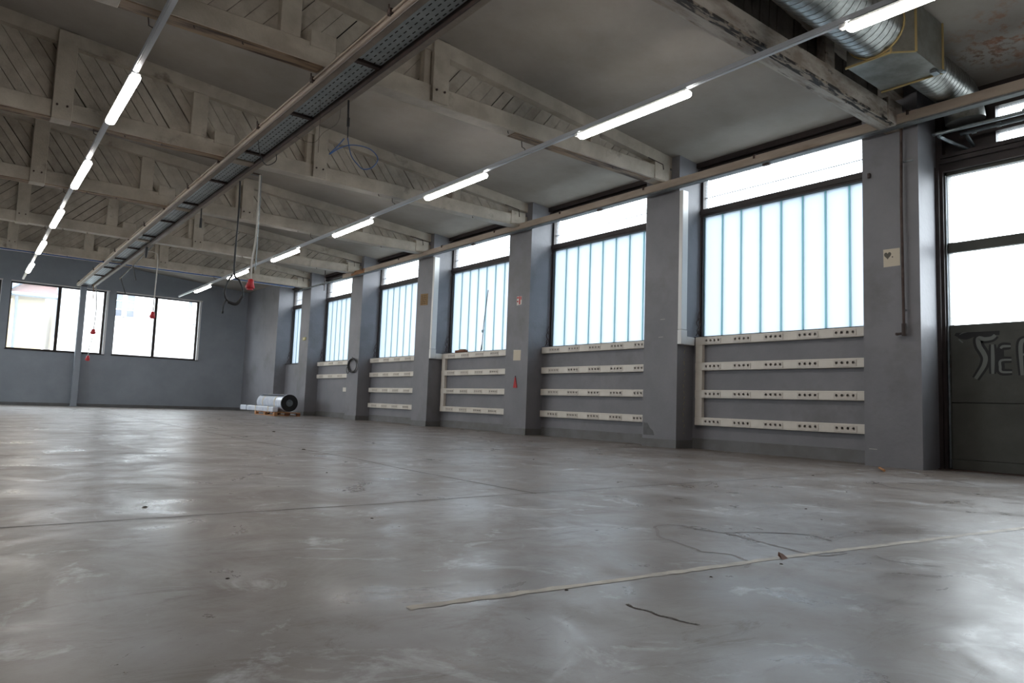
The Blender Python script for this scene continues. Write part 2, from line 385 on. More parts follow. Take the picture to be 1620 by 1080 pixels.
# far wall
wf = struct('wall_far', (0, FAR, 0))
Y0, Y1 = FAR, FAR+0.3
FW = [(-2.0, 0.784), (1.02, 3.66), (3.96, 6.63)]
m_ = MB()
m_.box(-9.2, 9.2, Y0, Y1, 0, 1.755)
m_.build('wall_panel', 'far_paint', wf)
m_ = MB(); m_.prism([(-9.2, 3.90), (9.2, 3.90), (9.2, roof(9.2)), (RIDGE_X, roof(RIDGE_X)), (-9.2, roof(-9.2))], 1, Y0, Y1); m_.build('wall_panel', 'far_paint', wf)
xs = [-9.2, -2.0, 0.784, 1.02, 3.75, 3.96, 6.73, 9.2]
for a, b_ in ((-9.2, -6.2), (-3.4, -2.0), (0.784, 1.02), (3.75, 3.96), (6.73, 9.2)):
    MB().box(a, b_, Y0, Y1, 1.755, 3.90).build('wall_panel', 'far_paint', wf)
for k, (a, b_, mu) in enumerate([(-6.2, -3.4, -4.8), (-2.0, 0.784, -0.6), (1.02, 3.75, 2.345), (3.96, 6.73, 5.24)]):
    win = struct('window_%d' % (k+7), ((a+b_)/2, FAR+0.1, 1.755))
    fb = b_-0.07 if k > 1 else b_-0.01
    m_ = MB(); yy0, yy1 = FAR+0.10, FAR+0.16
    m_.box(a, fb, yy0, yy1, 1.755, 1.80); m_.box(a, fb, yy0, yy1, 3.855, 3.90)
    m_.box(a, a+0.035, yy0, yy1, 1.80, 3.855); m_.box(fb-0.07, fb, yy0, yy1, 1.80, 3.855); m_.box(mu-0.045, mu+0.045, yy0, yy1, 1.80, 3.855)
    m_.build('window_frame', 'frame_brown', win)
    MB().box(fb, b_, FAR+0.02, FAR+0.28, 1.755, 3.90).build('reveal', 'house_white', win)
    MB().box(a-0.02, b_+0.0, FAR-0.035, FAR+0.10, 1.735, 1.757).build('sill', 'frame_brown', win)
    m_ = MB(); m_.box(a-0.0, b_+0.02, FAR-0.012, FAR, 3.90, 3.93); m_.build('trim_strip', 'sign_white', win)
    for p0, p1 in ((a+0.035, mu-0.045), (mu+0.045, fb-0.07)):
        MB().box(p0, p1, FAR+0.125, FAR+0.133, 1.80, 3.855).build('pane', 'clear_glass', win)
    portal(((a+b_)/2, FAR+0.08, 2.83), b_-a, 2.1, (-PI/2, 0, 0))
MB().box(-9.2, 8.36, FAR-0.012, FAR, 0, 0.09).build('baseboard_far', 'plinth_paint', kind='structure')
# far corner pipe and steel column under the cable tray
m_ = MB(); m_.rbox(2.885, 3.057, 26.88, 27.10, 0.01, 3.95, 0.006); m_.box(2.86, 3.08, 26.86, 27.11, 0.0, 0.012)
t = thing('steel_column', 'grey painted post standing against the far wall under the end of the cable tray', 'column', (2.97, 27, 0))
m_.build('shaft', 'far_paint', t)
MB().box(2.84, 3.10, 26.84, 27.11, 3.95, 3.97).build('cap_plate', 'dark_steel', t)

# left and near walls (out of view, close the room), left windows added unseen, only far back, to shape the daylight
wl = struct('wall_left', (-9.0, 12, 0))
MB().box(-9.2, -8.9, -4.2, 27.5, 0, 1.66).build('wall_panel', 'wall_paint', wl)
ly = [-4.2, 14.2, 17.0, 17.7, 20.5, 21.2, 24.0, 27.5]
for i in range(0, len(ly)-1, 2):
    m_ = MB(); m_.prism([(-9.2, 1.66), (-8.9, 1.66), (-8.9, roof(-8.9)), (-9.2, roof(-9.2))], 1, ly[i], ly[i+1]); m_.build('wall_panel', 'wall_paint', wl)
n = 11
for i in range(1, len(ly)-1, 2):
    a, b_ = ly[i], ly[i+1]
    MB().box(-9.2, -8.9, a, b_, 4.15, 4.5).build('wall_panel', 'wall_paint', wl)
    win = struct('window_%d' % n, (-9.05, (a+b_)/2, 1.66)); n += 1
    m_ = MB(); m_.box(-9.1, -9.0, a, b_, 1.66, 1.70); m_.box(-9.1, -9.0, a, b_, 3.565, 3.685); m_.box(-9.1, -9, a, a+0.04, 1.7, 4.15); m_.box(-9.1, -9, b_-0.04, b_, 1.7, 4.15)
    m_.build('window_frame', 'frame_brown', win)
    MB().box(-9.055, -9.047, a+0.04, b_-0.04, 1.70, 3.565).build('pane', 'clear_glass', win)
    MB().box(-9.055, -9.047, a+0.04, b_-0.04, 3.685, 4.15).build('pane', 'clear_glass', win)
    portal((-8.98, (a+b_)/2, 2.9), 2.4, b_-a, (0, -PI/2, 0))
m_ = MB(); m_.prism([(-9.2, 0), (9.2, 0), (9.2, roof(9.2)), (RIDGE_X, roof(RIDGE_X)), (-9.2, roof(-9.2))], 1, -4.2, -4.0); m_.build('wall_near', 'wall_paint', kind='structure')

# ================================================================== GATE (door) beside the near pilaster
door = struct('door_1', (GX, 1.6, 0))
DY0, DY1 = -0.25, 3.33
m_ = MB()
m_.box(8.84, 9.1, 3.26, 3.33, 0, 4.4); m_.box(8.80, 8.86, 3.29, 3.33, 0, 3.5); m_.box(8.86, 9.1, DY0, -0.18, 0, 4.4)
m_.build('door_frame', 'frame_brown', door)
m_ = MB(); m_.box(8.84, 9.1, DY0, 3.26, 3.44, 3.56); m_.box(8.79, 8.84, DY0, 3.28, 3.53, 3.58); m_.box(8.82, 8.86, DY0, 3.28, 3.60, 3.64)
m_.build('door_head', 'frame_brown', door)
# dark steel head above with small openings
m_ = MB()
for a, b_, z0, z1 in ((2.74, 3.26, 3.56, 4.42), (DY0, 2.74, 3.56, 3.685), (DY0, 2.74, 3.815, 3.935), (DY0, 2.74, 4.10, 4.42), (1.75, 1.85, 3.685, 4.10), (0.7, 0.8, 3.685, 4.10)):
    m_.box(8.93, 9.05, a, b_, z0, z1)
m_.build('head_panel', 'frame_brown', door)
for a, b_ in ((-0.18, 0.7), (0.8, 1.75), (1.85, 2.74)):
    MB().box(8.98, 8.988, a, b_, 3.685, 4.10).build('pane', 'clear_glass', door)
# leaf: rails, stiles, panes, steel panels
m_ = MB()
for z0, z1 in ((3.405, 3.44), (2.485, 2.60), (1.55, 1.64)):
    m_.box(8.90, 8.96, DY0+0.07, 3.26, z0, z1)
for yy in (3.235, 1.72, 0.2):
    m_.box(8.90, 8.96, yy-0.0, yy+0.035 if yy > 3 else yy+0.08, 0.02, 3.44)
m_.build('leaf_frame', 'door_steel', door)
for (a, b_) in ((0.28, 1.72), (1.80, 3.235)):
    for z0, z1 in ((1.64, 2.485), (2.60, 3.405)):
        MB().box(8.925, 8.933, a, b_, z0, z1).build('pane', 'clear_glass', door)
    for z0, z1 in ((0.125, 0.752), (0.76, 1.55)):
        MB().box(8.905, 8.945, a+0.003, b_-0.003, z0, z1).build('steel_panel', 'door_steel', door)
MB().box(8.95, 8.97, DY0+0.07, 3.26, 0.0, 1.60).build('seam_light_block', 'door_steel', door)  # added behind the leaf to block daylight leaking through the panel seams
MB().box(8.895, 8.95, DY0+0.07, 3.235, 0.01, 0.12).build('kick_plate', 'door_steel', door)
m_ = MB(); m_.box(8.90, 8.904, 3.238, 3.262, 0.9, 1.15); m_.box(8.90, 8.904, 3.238, 3.262, 1.3, 1.5)
m_.tube([(8.885, 3.25, 0.02), (8.885, 3.25, 3.4)], 0.012, 6)
m_.build('hinge_bar', 'galvanised', door)
portal((8.86, 1.5, 2.75), 2.6, 3.2, (0, PI/2, 0))
MB().box(8.75, 9.2, DY0, DY1, 0, 0.012).build('threshold', 'dark_steel', door)

# spray-painted letters: flat ribbons on the steel panel
def ribbon(mb, pts, wd, x, sub=5, smooth=True):
    P = smooth_path([(x, a, b_) for a, b_ in pts], sub) if smooth else [Vector((x, a, b_)) for a, b_ in pts]
    n = len(P); vs = []
    for i, p in enumerate(P):
        t = (P[min(i+1, n-1)]-P[max(i-1, 0)]).normalized()
        nn = Vector((0, -t.z, t.y)); ww = wd*(0.75+0.25*math.sin(PI*i/max(1, n-1)))
        vs += [p+nn*ww/2, p-nn*ww/2]
    mb.add(vs, [(2*i, 2*i+1, 2*i+3, 2*i+2) for i in range(n-1)])
TB = [(3.17, 1.508), (3.133, 1.555), (3.068, 1.535), (2.999, 1.53), (2.889, 1.535), (2.748, 1.53)]
TL = [(2.788, 1.505), (2.823, 1.474), (2.891, 1.465), (2.952, 1.475), (2.947, 1.394), (2.907, 1.314), (2.888, 1.25), (2.904, 1.173), (2.946, 1.096), (2.989, 1.026)]
IL = [(2.818, 1.403), (2.818, 1.248), (2.822, 1.079)]
E1 = [(2.647, 1.376), (2.719, 1.376), (2.742, 1.355)]
E2 = [(2.644, 1.228), (2.742, 1.222), (2.75, 1.154), (2.738, 1.1), (2.641, 1.095)]
FL = [(2.42, 1.455), (2.499, 1.441), (2.543, 1.425), (2.558, 1.354), (2.555, 1.203), (2.549, 1.06)]
F2 = [(2.40, 1.28), (2.47, 1.29), (2.54, 1.28)]
gr = MB()
gx = 8.9038
for st, wd in ((TB, 0.07), ([(3.15, 1.515), (3.08, 1.50), (3.0, 1.52)], 0.06), (TL, 0.105), (IL, 0.085), (E1, 0.085), (E2, 0.085), ([(2.745, 1.37), (2.75, 1.22), (2.74, 1.1)], 0.08), (FL, 0.09), (F2, 0.08)):
    gx -= 0.0001; ribbon(gr, st, wd, gx)
gr.build('graffiti_outline', 'graffiti_black', door, label='black sprayed outline of large hand lettering')
gr = MB(); gx = 8.9022
for st, wd in ((TL, 0.048), (IL, 0.036), (E1, 0.028), (E2, 0.026), (FL, 0.04), (F2, 0.028), ([(3.149, 1.475), (3.107, 1.435)], 0.014), ([(3.14, 1.53), (3.10, 1.548), (3.07, 1.55)], 0.008)):
    gx -= 0.0001; ribbon(gr, st, wd, gx)
gr.build('graffiti_letters', 'graffiti_grey', door, label='grey sprayed letters TIEF on the dark steel')

# ================================================================== ROOF TRUSSES
def clip(poly, inside, inter):
    out = []
    for i in range(len(poly)):
        a, b_ = poly[i], poly[(i+1) % len(poly)]; ia, ib = inside(a), inside(b_)
        if ia: out.append(a)
        if ia != ib: out.append(inter(a, b_))
    return out
def half(poly, n, d):  # keep n.p <= d
    f = lambda p: n[0]*p[0]+n[1]*p[1]-d
    def inter(a, b_):
        t = f(a)/(f(a)-f(b_)); return (a[0]+(b_[0]-a[0])*t, a[1]+(b_[1]-a[1])*t)
    return clip(poly, lambda p: f(p) <= 1e-9, inter)
def truss(k, yn, zb, label, angR, angL, wood='white_timber', board='board_timber', heavy=False):
    ya, yb = yn, yn+0.20
    t = thing('roof_truss', label, 'roof truss', (3, yn+0.1, zb))
    zt = zb+0.22
    ch = 0.175
    for (x0, x1) in ((-8.9, 2.85), (2.852, 8.355)):
        m = MB(); m.rbox(x0, x1, ya, yb, zb, zt, 0.008); m.build('bottom_chord', wood, t)
    # thin batten below: the stained soffit strip
    if k < 4: m = MB(); m.box(-2.5, 2.72, ya+0.01, yb-0.01, zb-0.010, zb); m.build('soffit_batten', 'chord_soffit', t)
    if k == 1: m = MB(); m.box(5.3, 7.9, ya+0.03, yb-0.01, zb-0.008, zb); m.build('soffit_batten', 'chord_soffit', t)
    def tc(x0, x1, nm='top_chord'):
        m = MB(); m.prism([(x0, roof(x0)-ch), (x1, roof(x1)-ch), (x1, roof(x1)), (x0, roof(x0))], 1, ya, yb); m.build(nm, wood, t)
    tc(RIDGE_X, 8.355); tc(-8.9, RIDGE_X)
    posts = [(4.03, 4.25, zb+0.02, 1), (2.25, 2.46, zt, 0), (0.62, 0.84, zb-0.02, 1), (6.62, 6.80, zt, 0), (-1.2, -1.0, zt, 0), (-3.6, -3.4, zt, 0)]
    for x0, x1, z0, pr in posts:
        m = MB(); xm = (x0+x1)/2
        z1 = roof(xm)-(0.02 if pr else ch)
        m.rbox(x0, x1, ya-(0.03 if pr else -0.01), yb-0.01, z0, z1, 0.006)
        m.build('post', wood, t)
        if pr:
            b2 = MB()
            for bx in (x0+0.05, x1-0.06): b2.tube([(bx, ya-0.045, zt-0.06), (bx, ya-0.03, zt-0.06)], 0.014, 6)
            b2.build('bolt_head', 'dark_steel', t)
    m = MB(); m.rbox(3.93, 4.02, ya+0.02, yb, zb+0.03, roof(4.0)-ch, 0.005); m.build('post', wood, t)
    m = MB(); m.rbox(2.56, 2.84, ya-0.012, yb, zt-0.05, zt+0.13, 0.006); m.build('packing_block', wood, t)
    m = MB(); m.rbox(7.95, 8.30, ya-0.012, yb, zb+0.01, min(zt+0.06, roof(8.3)-ch+0.03), 0.006); m.build('heel_block', wood, t)
    m = MB(); m.tube([(7.80, ya-0.01, roof(7.8)-ch-0.01), (8.12, ya-0.015, roof(8.1)-ch-0.015), (8.14, ya-0.015, zt-0.04)], 0.008, 5)
    if not heavy: m.build('iron_strap', 'dark_steel', t)
    # diagonal boarding behind the chords
    yb0, yb1 = ya+0.10, ya+0.125
    W = 0.14
    for x0, x1, ang in ((0.84, 2.25, angL), (2.46, 3.93, angL), (4.25, 6.62, angR), (6.80, 7.95, angR), (-1.0, 0.62, angL)):
        if x0 > 4 or x0 > 2.4: pass
        reg = [(x0-0.01, zt-0.01), (x1+0.01, zt-0.01), (x1+0.01, roof(x1)-ch+0.01), (x0-0.01, roof(x0)-ch+0.01)]
        if x0 < RIDGE_X: reg.append((RIDGE_X, roof(RIDGE_X)-ch+0.01)); reg = [reg[0], reg[1], reg[2], reg[4], reg[3]]
        th = math.radians(ang); nrm = (-math.sin(th), math.cos(th))
        ds = [nrm[0]*p[0]+nrm[1]*p[1] for p in reg]; d = math.floor(min(ds)/W)*W
        while d < max(ds):
            ww = W*random.uniform(0.88, 1.1)
            g = random.choice((0.005, 0.008, 0.013))
            p = half(reg, nrm, d+ww-g); p = half(p, (-nrm[0], -nrm[1]), -d)
            if len(p) >= 3:
                q = random.uniform(0, 0.014)
                m = MB(); m.prism(p, 1, yb0+q, yb1+q); m.build('board', random.choice((board, board, board+'_grey')) if board == 'board_timber' else board, t)
            d += ww
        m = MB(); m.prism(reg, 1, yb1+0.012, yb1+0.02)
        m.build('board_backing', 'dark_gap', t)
    m = MB(); m.prism([(-8.8, zt), (-1.2, zt), (-1.2, roof(-1.2)-ch), (-8.8, max(zt+0.01, roof(-8.8)-ch))], 1, yb0, yb1); m.build('board', board, t, label='wide boarding panel past the ridge')
    if k == 0: m = MB(); m.box(2.9, 8.1, ya-0.003, ya+0.075, zb-0.005, zb+0.022); m.build('peeling_edge', 'peeling_paint', t)
    for hx in (7.1, 5.2, 1.9, 1.45):
        m = MB(); m.tube([(hx, ya+0.05, zb), (hx+0.005, ya+0.05, zb-0.025), (hx+0.015, ya+0.05, zb-0.03)], 0.006, 5)
        m.build('hook', 'dark_steel', t)
    return t
TY = [3.48, 6.86, 10.36, 13.91, 17.5, 21.1]
TZ = [3.88, 4.01, 3.95, 3.96, 3.95, 3.96]
ANG = [(88, 40), (52, 52), (-52, -55), (-52, -55), (45, 45), (45, 42)]
TL_ = ['dark peeling roof truss above the pillar beside the steel door', 'white boarded roof truss on the second pillar, large in the upper middle',
       'white boarded roof truss on the third pillar, behind the blue cable loop', 'white boarded roof truss meeting the fourth pillar with the brown notice',
       'white boarded roof truss meeting the pillar with the coiled cable', 'farthest white boarded roof truss with the blue cable under it, nearest the far wall']
for k in range(6):
    truss(k, TY[k], TZ[k], TL_[k], *ANG[k], wood='worn_timber' if k == 0 else 'white_timber', board='dark_board' if k == 0 else 'board_timber', heavy=(k == 0))
# blue cable under the last truss
m_ = MB(); m_.tube(smooth_path([(-2, 21.14, 3.925), (0.5, 21.14, 3.93), (3, 21.14, 3.925), (5.5, 21.14, 3.93), (7.9, 21.14, 3.93)]), 0.014, 6)
tag(m_.build('blue_conduit', 'blue_cable'), 'thin blue cable fixed along the underside of the farthest truss', 'cable')
m_ = MB(); m_.tube([(-2, 21.22, 3.93), (7.9, 21.22, 3.93)], 0.018, 6)
tag(m_.build('white_conduit', 'trunk_white'), 'thin white conduit beside the blue cable under the farthest truss', 'pipe')

# ================================================================== CABLE TRAY WITH ITS TWO CARRIER RAILS
t = thing('cable_tray', 'long grey perforated cable tray between two rails hung under the trusses', 'cable tray', (2.98, 12, 3.9))
TA, TBY = -3.6, 26.6
m_ = MB(); m_.box(2.765, 2.832, TA, TBY, 3.905, 3.94); m_.build('flat_strip', 'rail_dull', t)
m_ = MB(); m_.tube([(2.748, TA, 3.925), (2.748, TBY, 3.925)], 0.024, 12); m_.box(2.735, 2.79, TA, TBY, 3.945, 3.985); m_.rbox(2.715, 2.76, TA, TBY, 3.955, 3.978, 0.005)
m_.build('carrier_rail', 'rail_timber', t, label='worn beige rail along the left of the tray')
m_ = MB(); m_.box(3.139, 3.15, TA, TBY, 3.90, 4.005); m_.build('shaded_web', 'dark_steel', t)  # inner face of the right beam, its shade put into a dark colour
m_ = MB(); m_.rbox(3.150, 3.222, TA, TBY, 3.90, 3.93, 0.004); m_.box(3.150, 3.17, TA, TBY, 3.93, 4.0)
m_.build('carrier_rail', 'rail_dull', t, label='pale rail with a dark inner side along the right of the tray')
m_ = MB(); m_.box(2.835, 3.135, TA, TBY-0.3, 3.975, 3.979); m_.box(2.835, 2.838, TA, TBY-0.3, 3.979, 4.0); m_.box(3.132, 3.135, TA, TBY-0.3, 3.979, 4.0)
m_.build('tray_bed', 'tray_steel', t)
m_ = MB(); y = 0.0; j = 0
while y < TBY-0.35:
    for r_, xx in enumerate((2.865, 2.93, 2.995, 3.06, 3.11)):
        yy = y+(0.05 if r_ % 2 else 0)
        m_.add([(xx-0.006, yy, 3.9742), (xx-0.006, yy+0.055, 3.9742), (xx+0.006, yy+0.055, 3.9742), (xx+0.006, yy, 3.9742)], [(0, 1, 2, 3)])
    y += 0.1
m_.build('slots', 'slot_dark', t, kind='stuff')
cb0 = None
for i in range(14):
    yy = 1.1+i*1.76
    if cb0 is None:
        m_ = MB(); m_.box(2.83, 3.139, yy, yy+0.06, 3.945, 3.950); m_.box(2.83, 3.139, yy, yy+0.005, 3.945, 3.973); m_.box(2.83, 3.139, yy+0.055, yy+0.06, 3.945, 3.973)
        cb0 = m_.build('cross_bracket', 'dark_steel', t)
    else:
        c = cb0.copy(); C.objects.link(c); c.location = (0, i*1.76, 0)
for i in range(13):
    yy = 1.9+i*1.75
    m_ = MB(); m_.tube([(2.70, yy, 4.03), (2.705, yy, 3.95), (2.73, yy, 3.93)], 0.008, 5); m_.box(2.70, 2.735, yy-0.03, yy+0.03, 3.94, 3.99); m_.build('clamp', 'dark_steel', t)
m_ = MB(); m_.box(2.74, 3.13, TBY-0.28, TBY+0.1, 3.99, 4.06); m_.build('end_box', 'black_rubber', t)

# right crane rail along the pilasters
t = thing('crane_rail', 'long beige wooden rail running along the window pillars above the glass', 'rail', (8.2, 8, 3.9))
m_ = MB(); m_.rbox(8.15, 8.262, -3.6, 16.9, 3.892, 4.005, 0.006); m_.build('rail_beam', 'rail_timber', t)
m_ = MB(); m_.rbox(8.149, 8.262, 16.905, 17.7, 3.892, 4.005, 0.006); m_.build('rail_beam', 'brown_timber', t, label='bare brown length of the beam')
m_ = MB(); m_.rbox(8.15, 8.262, 17.705, 18.25, 3.892, 4.005, 0.006); m_.build('rail_beam', 'rail_timber', t)
m_ = MB(); m_.box(8.158, 8.254, -3.6, 18.2, 3.872, 3.891); m_.build('underside_channel', 'rail_underside', t)
y = 1.4
while y < 18.3:
    m_ = MB(); m_.tube([(8.145, y, 4.012), (8.145, y, 3.965)], 0.016, 7); m_.rbox(8.14, 8.26, y-0.02, y+0.02, 4.003, 4.02, 0.003); m_.box(8.25, 8.355, y-0.02, y+0.02, 3.99, 4.02)
    m_.build('clamp', 'dark_steel', t); y += 1.95
for y in (5.1, 8.2, 11.9):
    m_ = MB(); m_.rbox(8.18, 8.23, y, y+0.10, 3.845, 3.872, 0.004); m_.build('cable_clip', 'dark_steel', t)
t = thing('steel_rail', 'thin grey steel rail continuing past the end of the beige wall rail', 'rail', (8.2, 19.8, 3.93))
m_ = MB(); m_.rbox(8.19, 8.235, 18.26, 21.5, 3.90, 3.94, 0.004); m_.build('bar', 'galvanised', t)
MB().rbox(8.17, 8.25, 21.3, 21.5, 3.885, 3.90, 0.003).build('end_plate', 'galvanised', t)
m_ = MB(); m_.tube([(8.21, 19.6, 4.3), (8.21, 19.6, 3.70)], 0.014, 6); m_.tube([(8.21, 19.6, 3.86), (8.14, 19.6, 3.88)], 0.012, 6); m_.build('hanger_rod', 'dark_steel', t)

# ================================================================== STRIP LIGHTS
def light_row(x0, x1, side):
    # track follows a very slightly skewed line
    f = lambda y: x0+(x1-x0)*y/26.0
    t = thing('lighting_track', 'long white lighting track hung under the trusses, %s' % side, 'track', (f(12), 12, 3.8))
    m = MB()
    def seg(y0, y1, w, z0, z1):
        vs = [(f(y)+sx*w, y, z) for y in (y0, y1) for z in (z0, z1) for sx in (-1, 1)]
        m.add(vs, [(0, 1, 3, 2), (4, 6, 7, 5), (0, 4, 5, 1), (2, 3, 7, 6), (0, 2, 6, 4), (1, 5, 7, 3)])
    seg(-3.5, 25.6, 0.028, 3.79, 3.835); seg(-3.5, 25.6, 0.016, 3.783, 3.79)
    m.build('track_profile', 'track_white', t)
    for ty in TY:
        h = MB(); h.tube([(f(ty), ty+0.1, 3.835), (f(ty), ty+0.1, 3.87), (f(ty)-0.05, ty+0.1, 3.885), (f(ty)-0.06, ty+0.1, 3.96)], 0.006, 5)
        h.build('hook', 'dark_steel', t)
    first = None
    for i in range(1, 8):
        yc = -1.88+3.5*i+(0.3 if i == 1 else 0)
        if first is None:
            r_ = thing('strip_light', '', 'light', (0, 0, 0), 'lit strip lights, %s' % side)
            m = MB(); m.rbox(-0.045, 0.045, -0.78, 0.78, 3.742, 3.775, 0.006); m.build('housing', 'lamp_body', r_)
            m = MB(); prof = []
            n = 10
            pts = [(-0.05, 3.742)]+[(-0.05*math.cos(PI*q/n), 3.725-0.03*math.sin(PI*q/n)) for q in range(n+1)]+[(0.05, 3.742)]
            # rounded ends
            secs = [(-0.80, 0.55), (-0.785, 0.85), (-0.765, 1.0), (0.765, 1.0), (0.785, 0.85), (0.80, 0.55)]
            vs = [(px*s_, y_, 3.742-(3.742-pz)*s_) for y_, s_ in secs for px, pz in pts]
            q = len(pts); fs = [[j*q+i_, (j+1)*q+i_, (j+1)*q+i_+1, j*q+i_+1] for j in range(len(secs)-1) for i_ in range(q-1)]
            fs += [list(range(q)), [5*q+z for z in range(q)][::-1]]
            m.add(vs, fs, True); m.build('diffuser', 'lamp_glow', r_)
            m = MB(); m.rbox(-0.03, 0.03, 0.80, 0.86, 3.745, 3.781, 0.004); m.build('end_connector', 'lamp_body', r_)
            for q in (-0.55, 0.55):
                m = MB(); m.box(-0.012, 0.012, q-0.02, q+0.02, 3.775, 3.782); m.build('bracket', 'galvanised', r_)
            first = r_; o = r_
        else:
            o = first.copy(); C.objects.link(o)
            for ch in first.children:
                c = ch.copy(); C.objects.link(c); c.parent = o
        o.location = (f(yc), yc, 0)
        o['label'] = '%s lit strip light counted from the far wall, %s' % (ORD[7-i], side)
light_row(5.50, 5.60, 'right row near the windows')
light_row(1.10, 1.24, 'left row of the room')

# ================================================================== SOCKET STRIPS
ZS = [0.35, 0.755, 1.163, 1.545]
NM = ['lowest', 'second lowest', 'second highest', 'top']
BAY = ['in the nearest window bay beside the steel door', 'in the second window bay, behind the second pillar', 'in the third window bay',
       'in the fourth window bay', 'in the fifth window bay']
cup = None; plate = None
XF = 8.672
def strip(bay, lvl, ya, yb, z, h=0.118, ymod=None, lab=None, grp=True):
    global cup, plate
    t = thing('socket_strip', lab or '%s white socket strip %s' % (NM[lvl], BAY[bay]), 'socket strip', (XF+0.03, (ya+yb)/2, z), 'white socket strips under the windows')
    m = MB(); m.rbox(XF, 8.739, ya, yb, z, z+h, 0.004); m.build('channel', 'white_plastic', t)
    m = MB(); m.box(XF-0.0015, XF, ya+0.002, yb-0.002, z+0.018, z+0.022); m.box(XF-0.0015, XF, ya+0.002, yb-0.002, z+h-0.022, z+h-0.018); m.build('lid_edge', 'socket_plate', t)
    for yc in (ymod or []):
        if plate is None:
            m = MB(); m.rbox(-0.006, 0, -0.146, 0.146, -0.042, 0.038, 0.002)
            plate = m.build('socket_module', 'socket_plate'); plate_me = plate.data; C.objects.unlink(plate)
            m = MB(); n = 10
            ring = lambda r, x: [(x, r*math.cos(2*PI*q/n), r*math.sin(2*PI*q/n)) for q in range(n)]
            vs = ring(0.0235, -0.001)+ring(0.0215, -0.004)+ring(0.018, -0.004)+ring(0.016, -0.0005)
            fs = [[j*n+q, (j+1)*n+q, (j+1)*n+(q+1) % n, j*n+(q+1) % n] for j in range(3) for q in range(n)]
            m.add(vs, fs, True)
            m.add(vs[3*n:], [list(range(n))], False, 1)
            cup = m.build('socket', ['socket_plate', 'socket_cup']); C.objects.unlink(cup)
        p = plate.copy(); C.objects.link(p); p.parent = t
        p.matrix_parent_inverse = Matrix.Identity(4); p.location = Vector((XF-0.001, yc, z+h*0.47)) - Vector(t.location)
        for q in range(4):
            c = cup.copy(); C.objects.link(c); c.parent = p; c.location = (-0.0055, (q-1.5)*0.071, 0.006)
    return t
def mods(b_, n, first=0.31, step=0.492): return [b_-first-i*step for i in range(n)]
for l, z in enumerate(ZS):
    strip(0, l, 3.962, 6.625, z, ymod=mods(6.625, 5))
    strip(1, l, 7.362, 10.19, z, ymod=mods(10.19, 5, 0.36, 0.53))
    strip(2, l, 10.905, 13.72, z, ymod=mods(13.72, 5, 0.40, 0.54))
    strip(3, l, 14.445, 17.33, z, ymod=mods(17.33, 5, 0.36, 0.56))
for l in (2, 3): strip(4, l, 18.06, 20.9, ZS[l]-0.01, ymod=mods(20.9, 4, 0.36, 0.66))
strip(4, 0, 18.1, 18.95, 0.76, lab='short blank white strip piece low in the fifth window bay')
def trunk(name, label, parts):
    x0 = parts[0]; t = thing(name, label, 'cable trunking', (x0[0], x0[2], x0[4]))
    for i, p in enumerate(parts):
        m = MB(); m.rbox(*p[:6], 0.004); m.build(p[6], 'white_plastic' if p[6] == 'riser' else 'trunk_white', t)
    return t
for bi, (ya, yb) in ((0, (6.50, 6.62)), (2, (13.58, 13.71))):
    segs = [(XF-0.001, 8.739, ya, yb, ZS[i]+0.1185, ZS[i+1]-0.0005, 'riser') for i in range(3)]
    trunk('vertical_duct', 'white vertical duct joining the socket strips %s' % BAY[bi], segs)
for pi_, lab in ((1, 'tall white trunking on the corner of the second pillar, ending above the nearest socket strips'), (3, 'tall white trunking on the corner of the fourth pillar with the brown notice')):
    yp = PIL[pi_][0]
    trunk('wall_trunking', lab, [(WX-0.0, WX+0.13, yp-0.07, yp-0.001, 1.76, 3.88, 'cover'), (WX-0.004, WX+0.134, yp-0.074, yp-0.001, 1.54, 1.755, 'elbow'),
                                 (WX+0.135, XF-0.002, yp-0.074, yp-0.001, 1.54, 1.66, 'foot')])
trunk('wall_trunking', 'thin white trunking down the near end of the second window behind the second pillar', [(8.50, 8.60, 7.362, 7.42, 1.67, 3.9, 'cover')])

# ================================================================== THINGS ON THE PILASTERS
X = WX-0.001
# pipe on first pillar
t = thing('wall_pipe', 'thin rusty pipe with a tap running down the pillar beside the steel door', 'pipe', (8.30, 3.5, 2.6))
m_ = MB(); m_.tube([(8.30, 3.485, 3.88), (8.30, 3.495, 3.0), (8.30, 3.485, 1.56)], 0.016, 8); m_.build('pipe_run', 'pipe_rust', t)
m_ = MB(); m_.tube([(8.30, 3.487, 3.50), (8.354, 3.487, 3.50)], 0.01, 6); m_.tube([(8.30, 3.487, 1.78), (8.354, 3.487, 1.78)], 0.01, 6); m_.box(8.345, 8.354, 3.38, 3.50, 3.49, 3.51); m_.build('pipe_clip', 'galvanised', t)
m_ = MB(); m_.tube([(8.30, 3.485, 1.62), (8.30, 3.485, 1.48)], 0.026, 8); m_.tube([(8.30, 3.485, 1.51), (8.30, 3.56, 1.505)], 0.014, 6); m_.rbox(8.285, 8.315, 3.55, 3.575, 1.49, 1.52); m_.build('tap', 'dark_steel', t)
# drawing
t = thing('paper_drawing', 'cream sheet with a grey heart drawing pinned to the pillar beside the steel door', 'paper', (X, 3.63, 2.4))
m_ = MB(); m_.prism([(3.722, 2.300), (3.724, 2.508), (3.540, 2.505), (3.538, 2.300)], 0, X, X-0.002); m_.build('sheet', 'paper', t)
m_ = MB(); m_.prism([(3.675+0.045*(math.sin(a)**3)*0.9, 2.435+0.003*(13*math.cos(a)-5*math.cos(2*a)-2*math.cos(3*a)-math.cos(4*a))) for a in [2*PI*q/24 for q in range(24)]], 0, X-0.0022, X-0.003); m_.build('heart_print', 'ink', t)
m_ = MB(); m_.tube([(X-0.002, 3.622, 2.41), (X-0.006, 3.622, 2.41)], 0.007, 8); m_.build('pin', 'ink_dark', t)
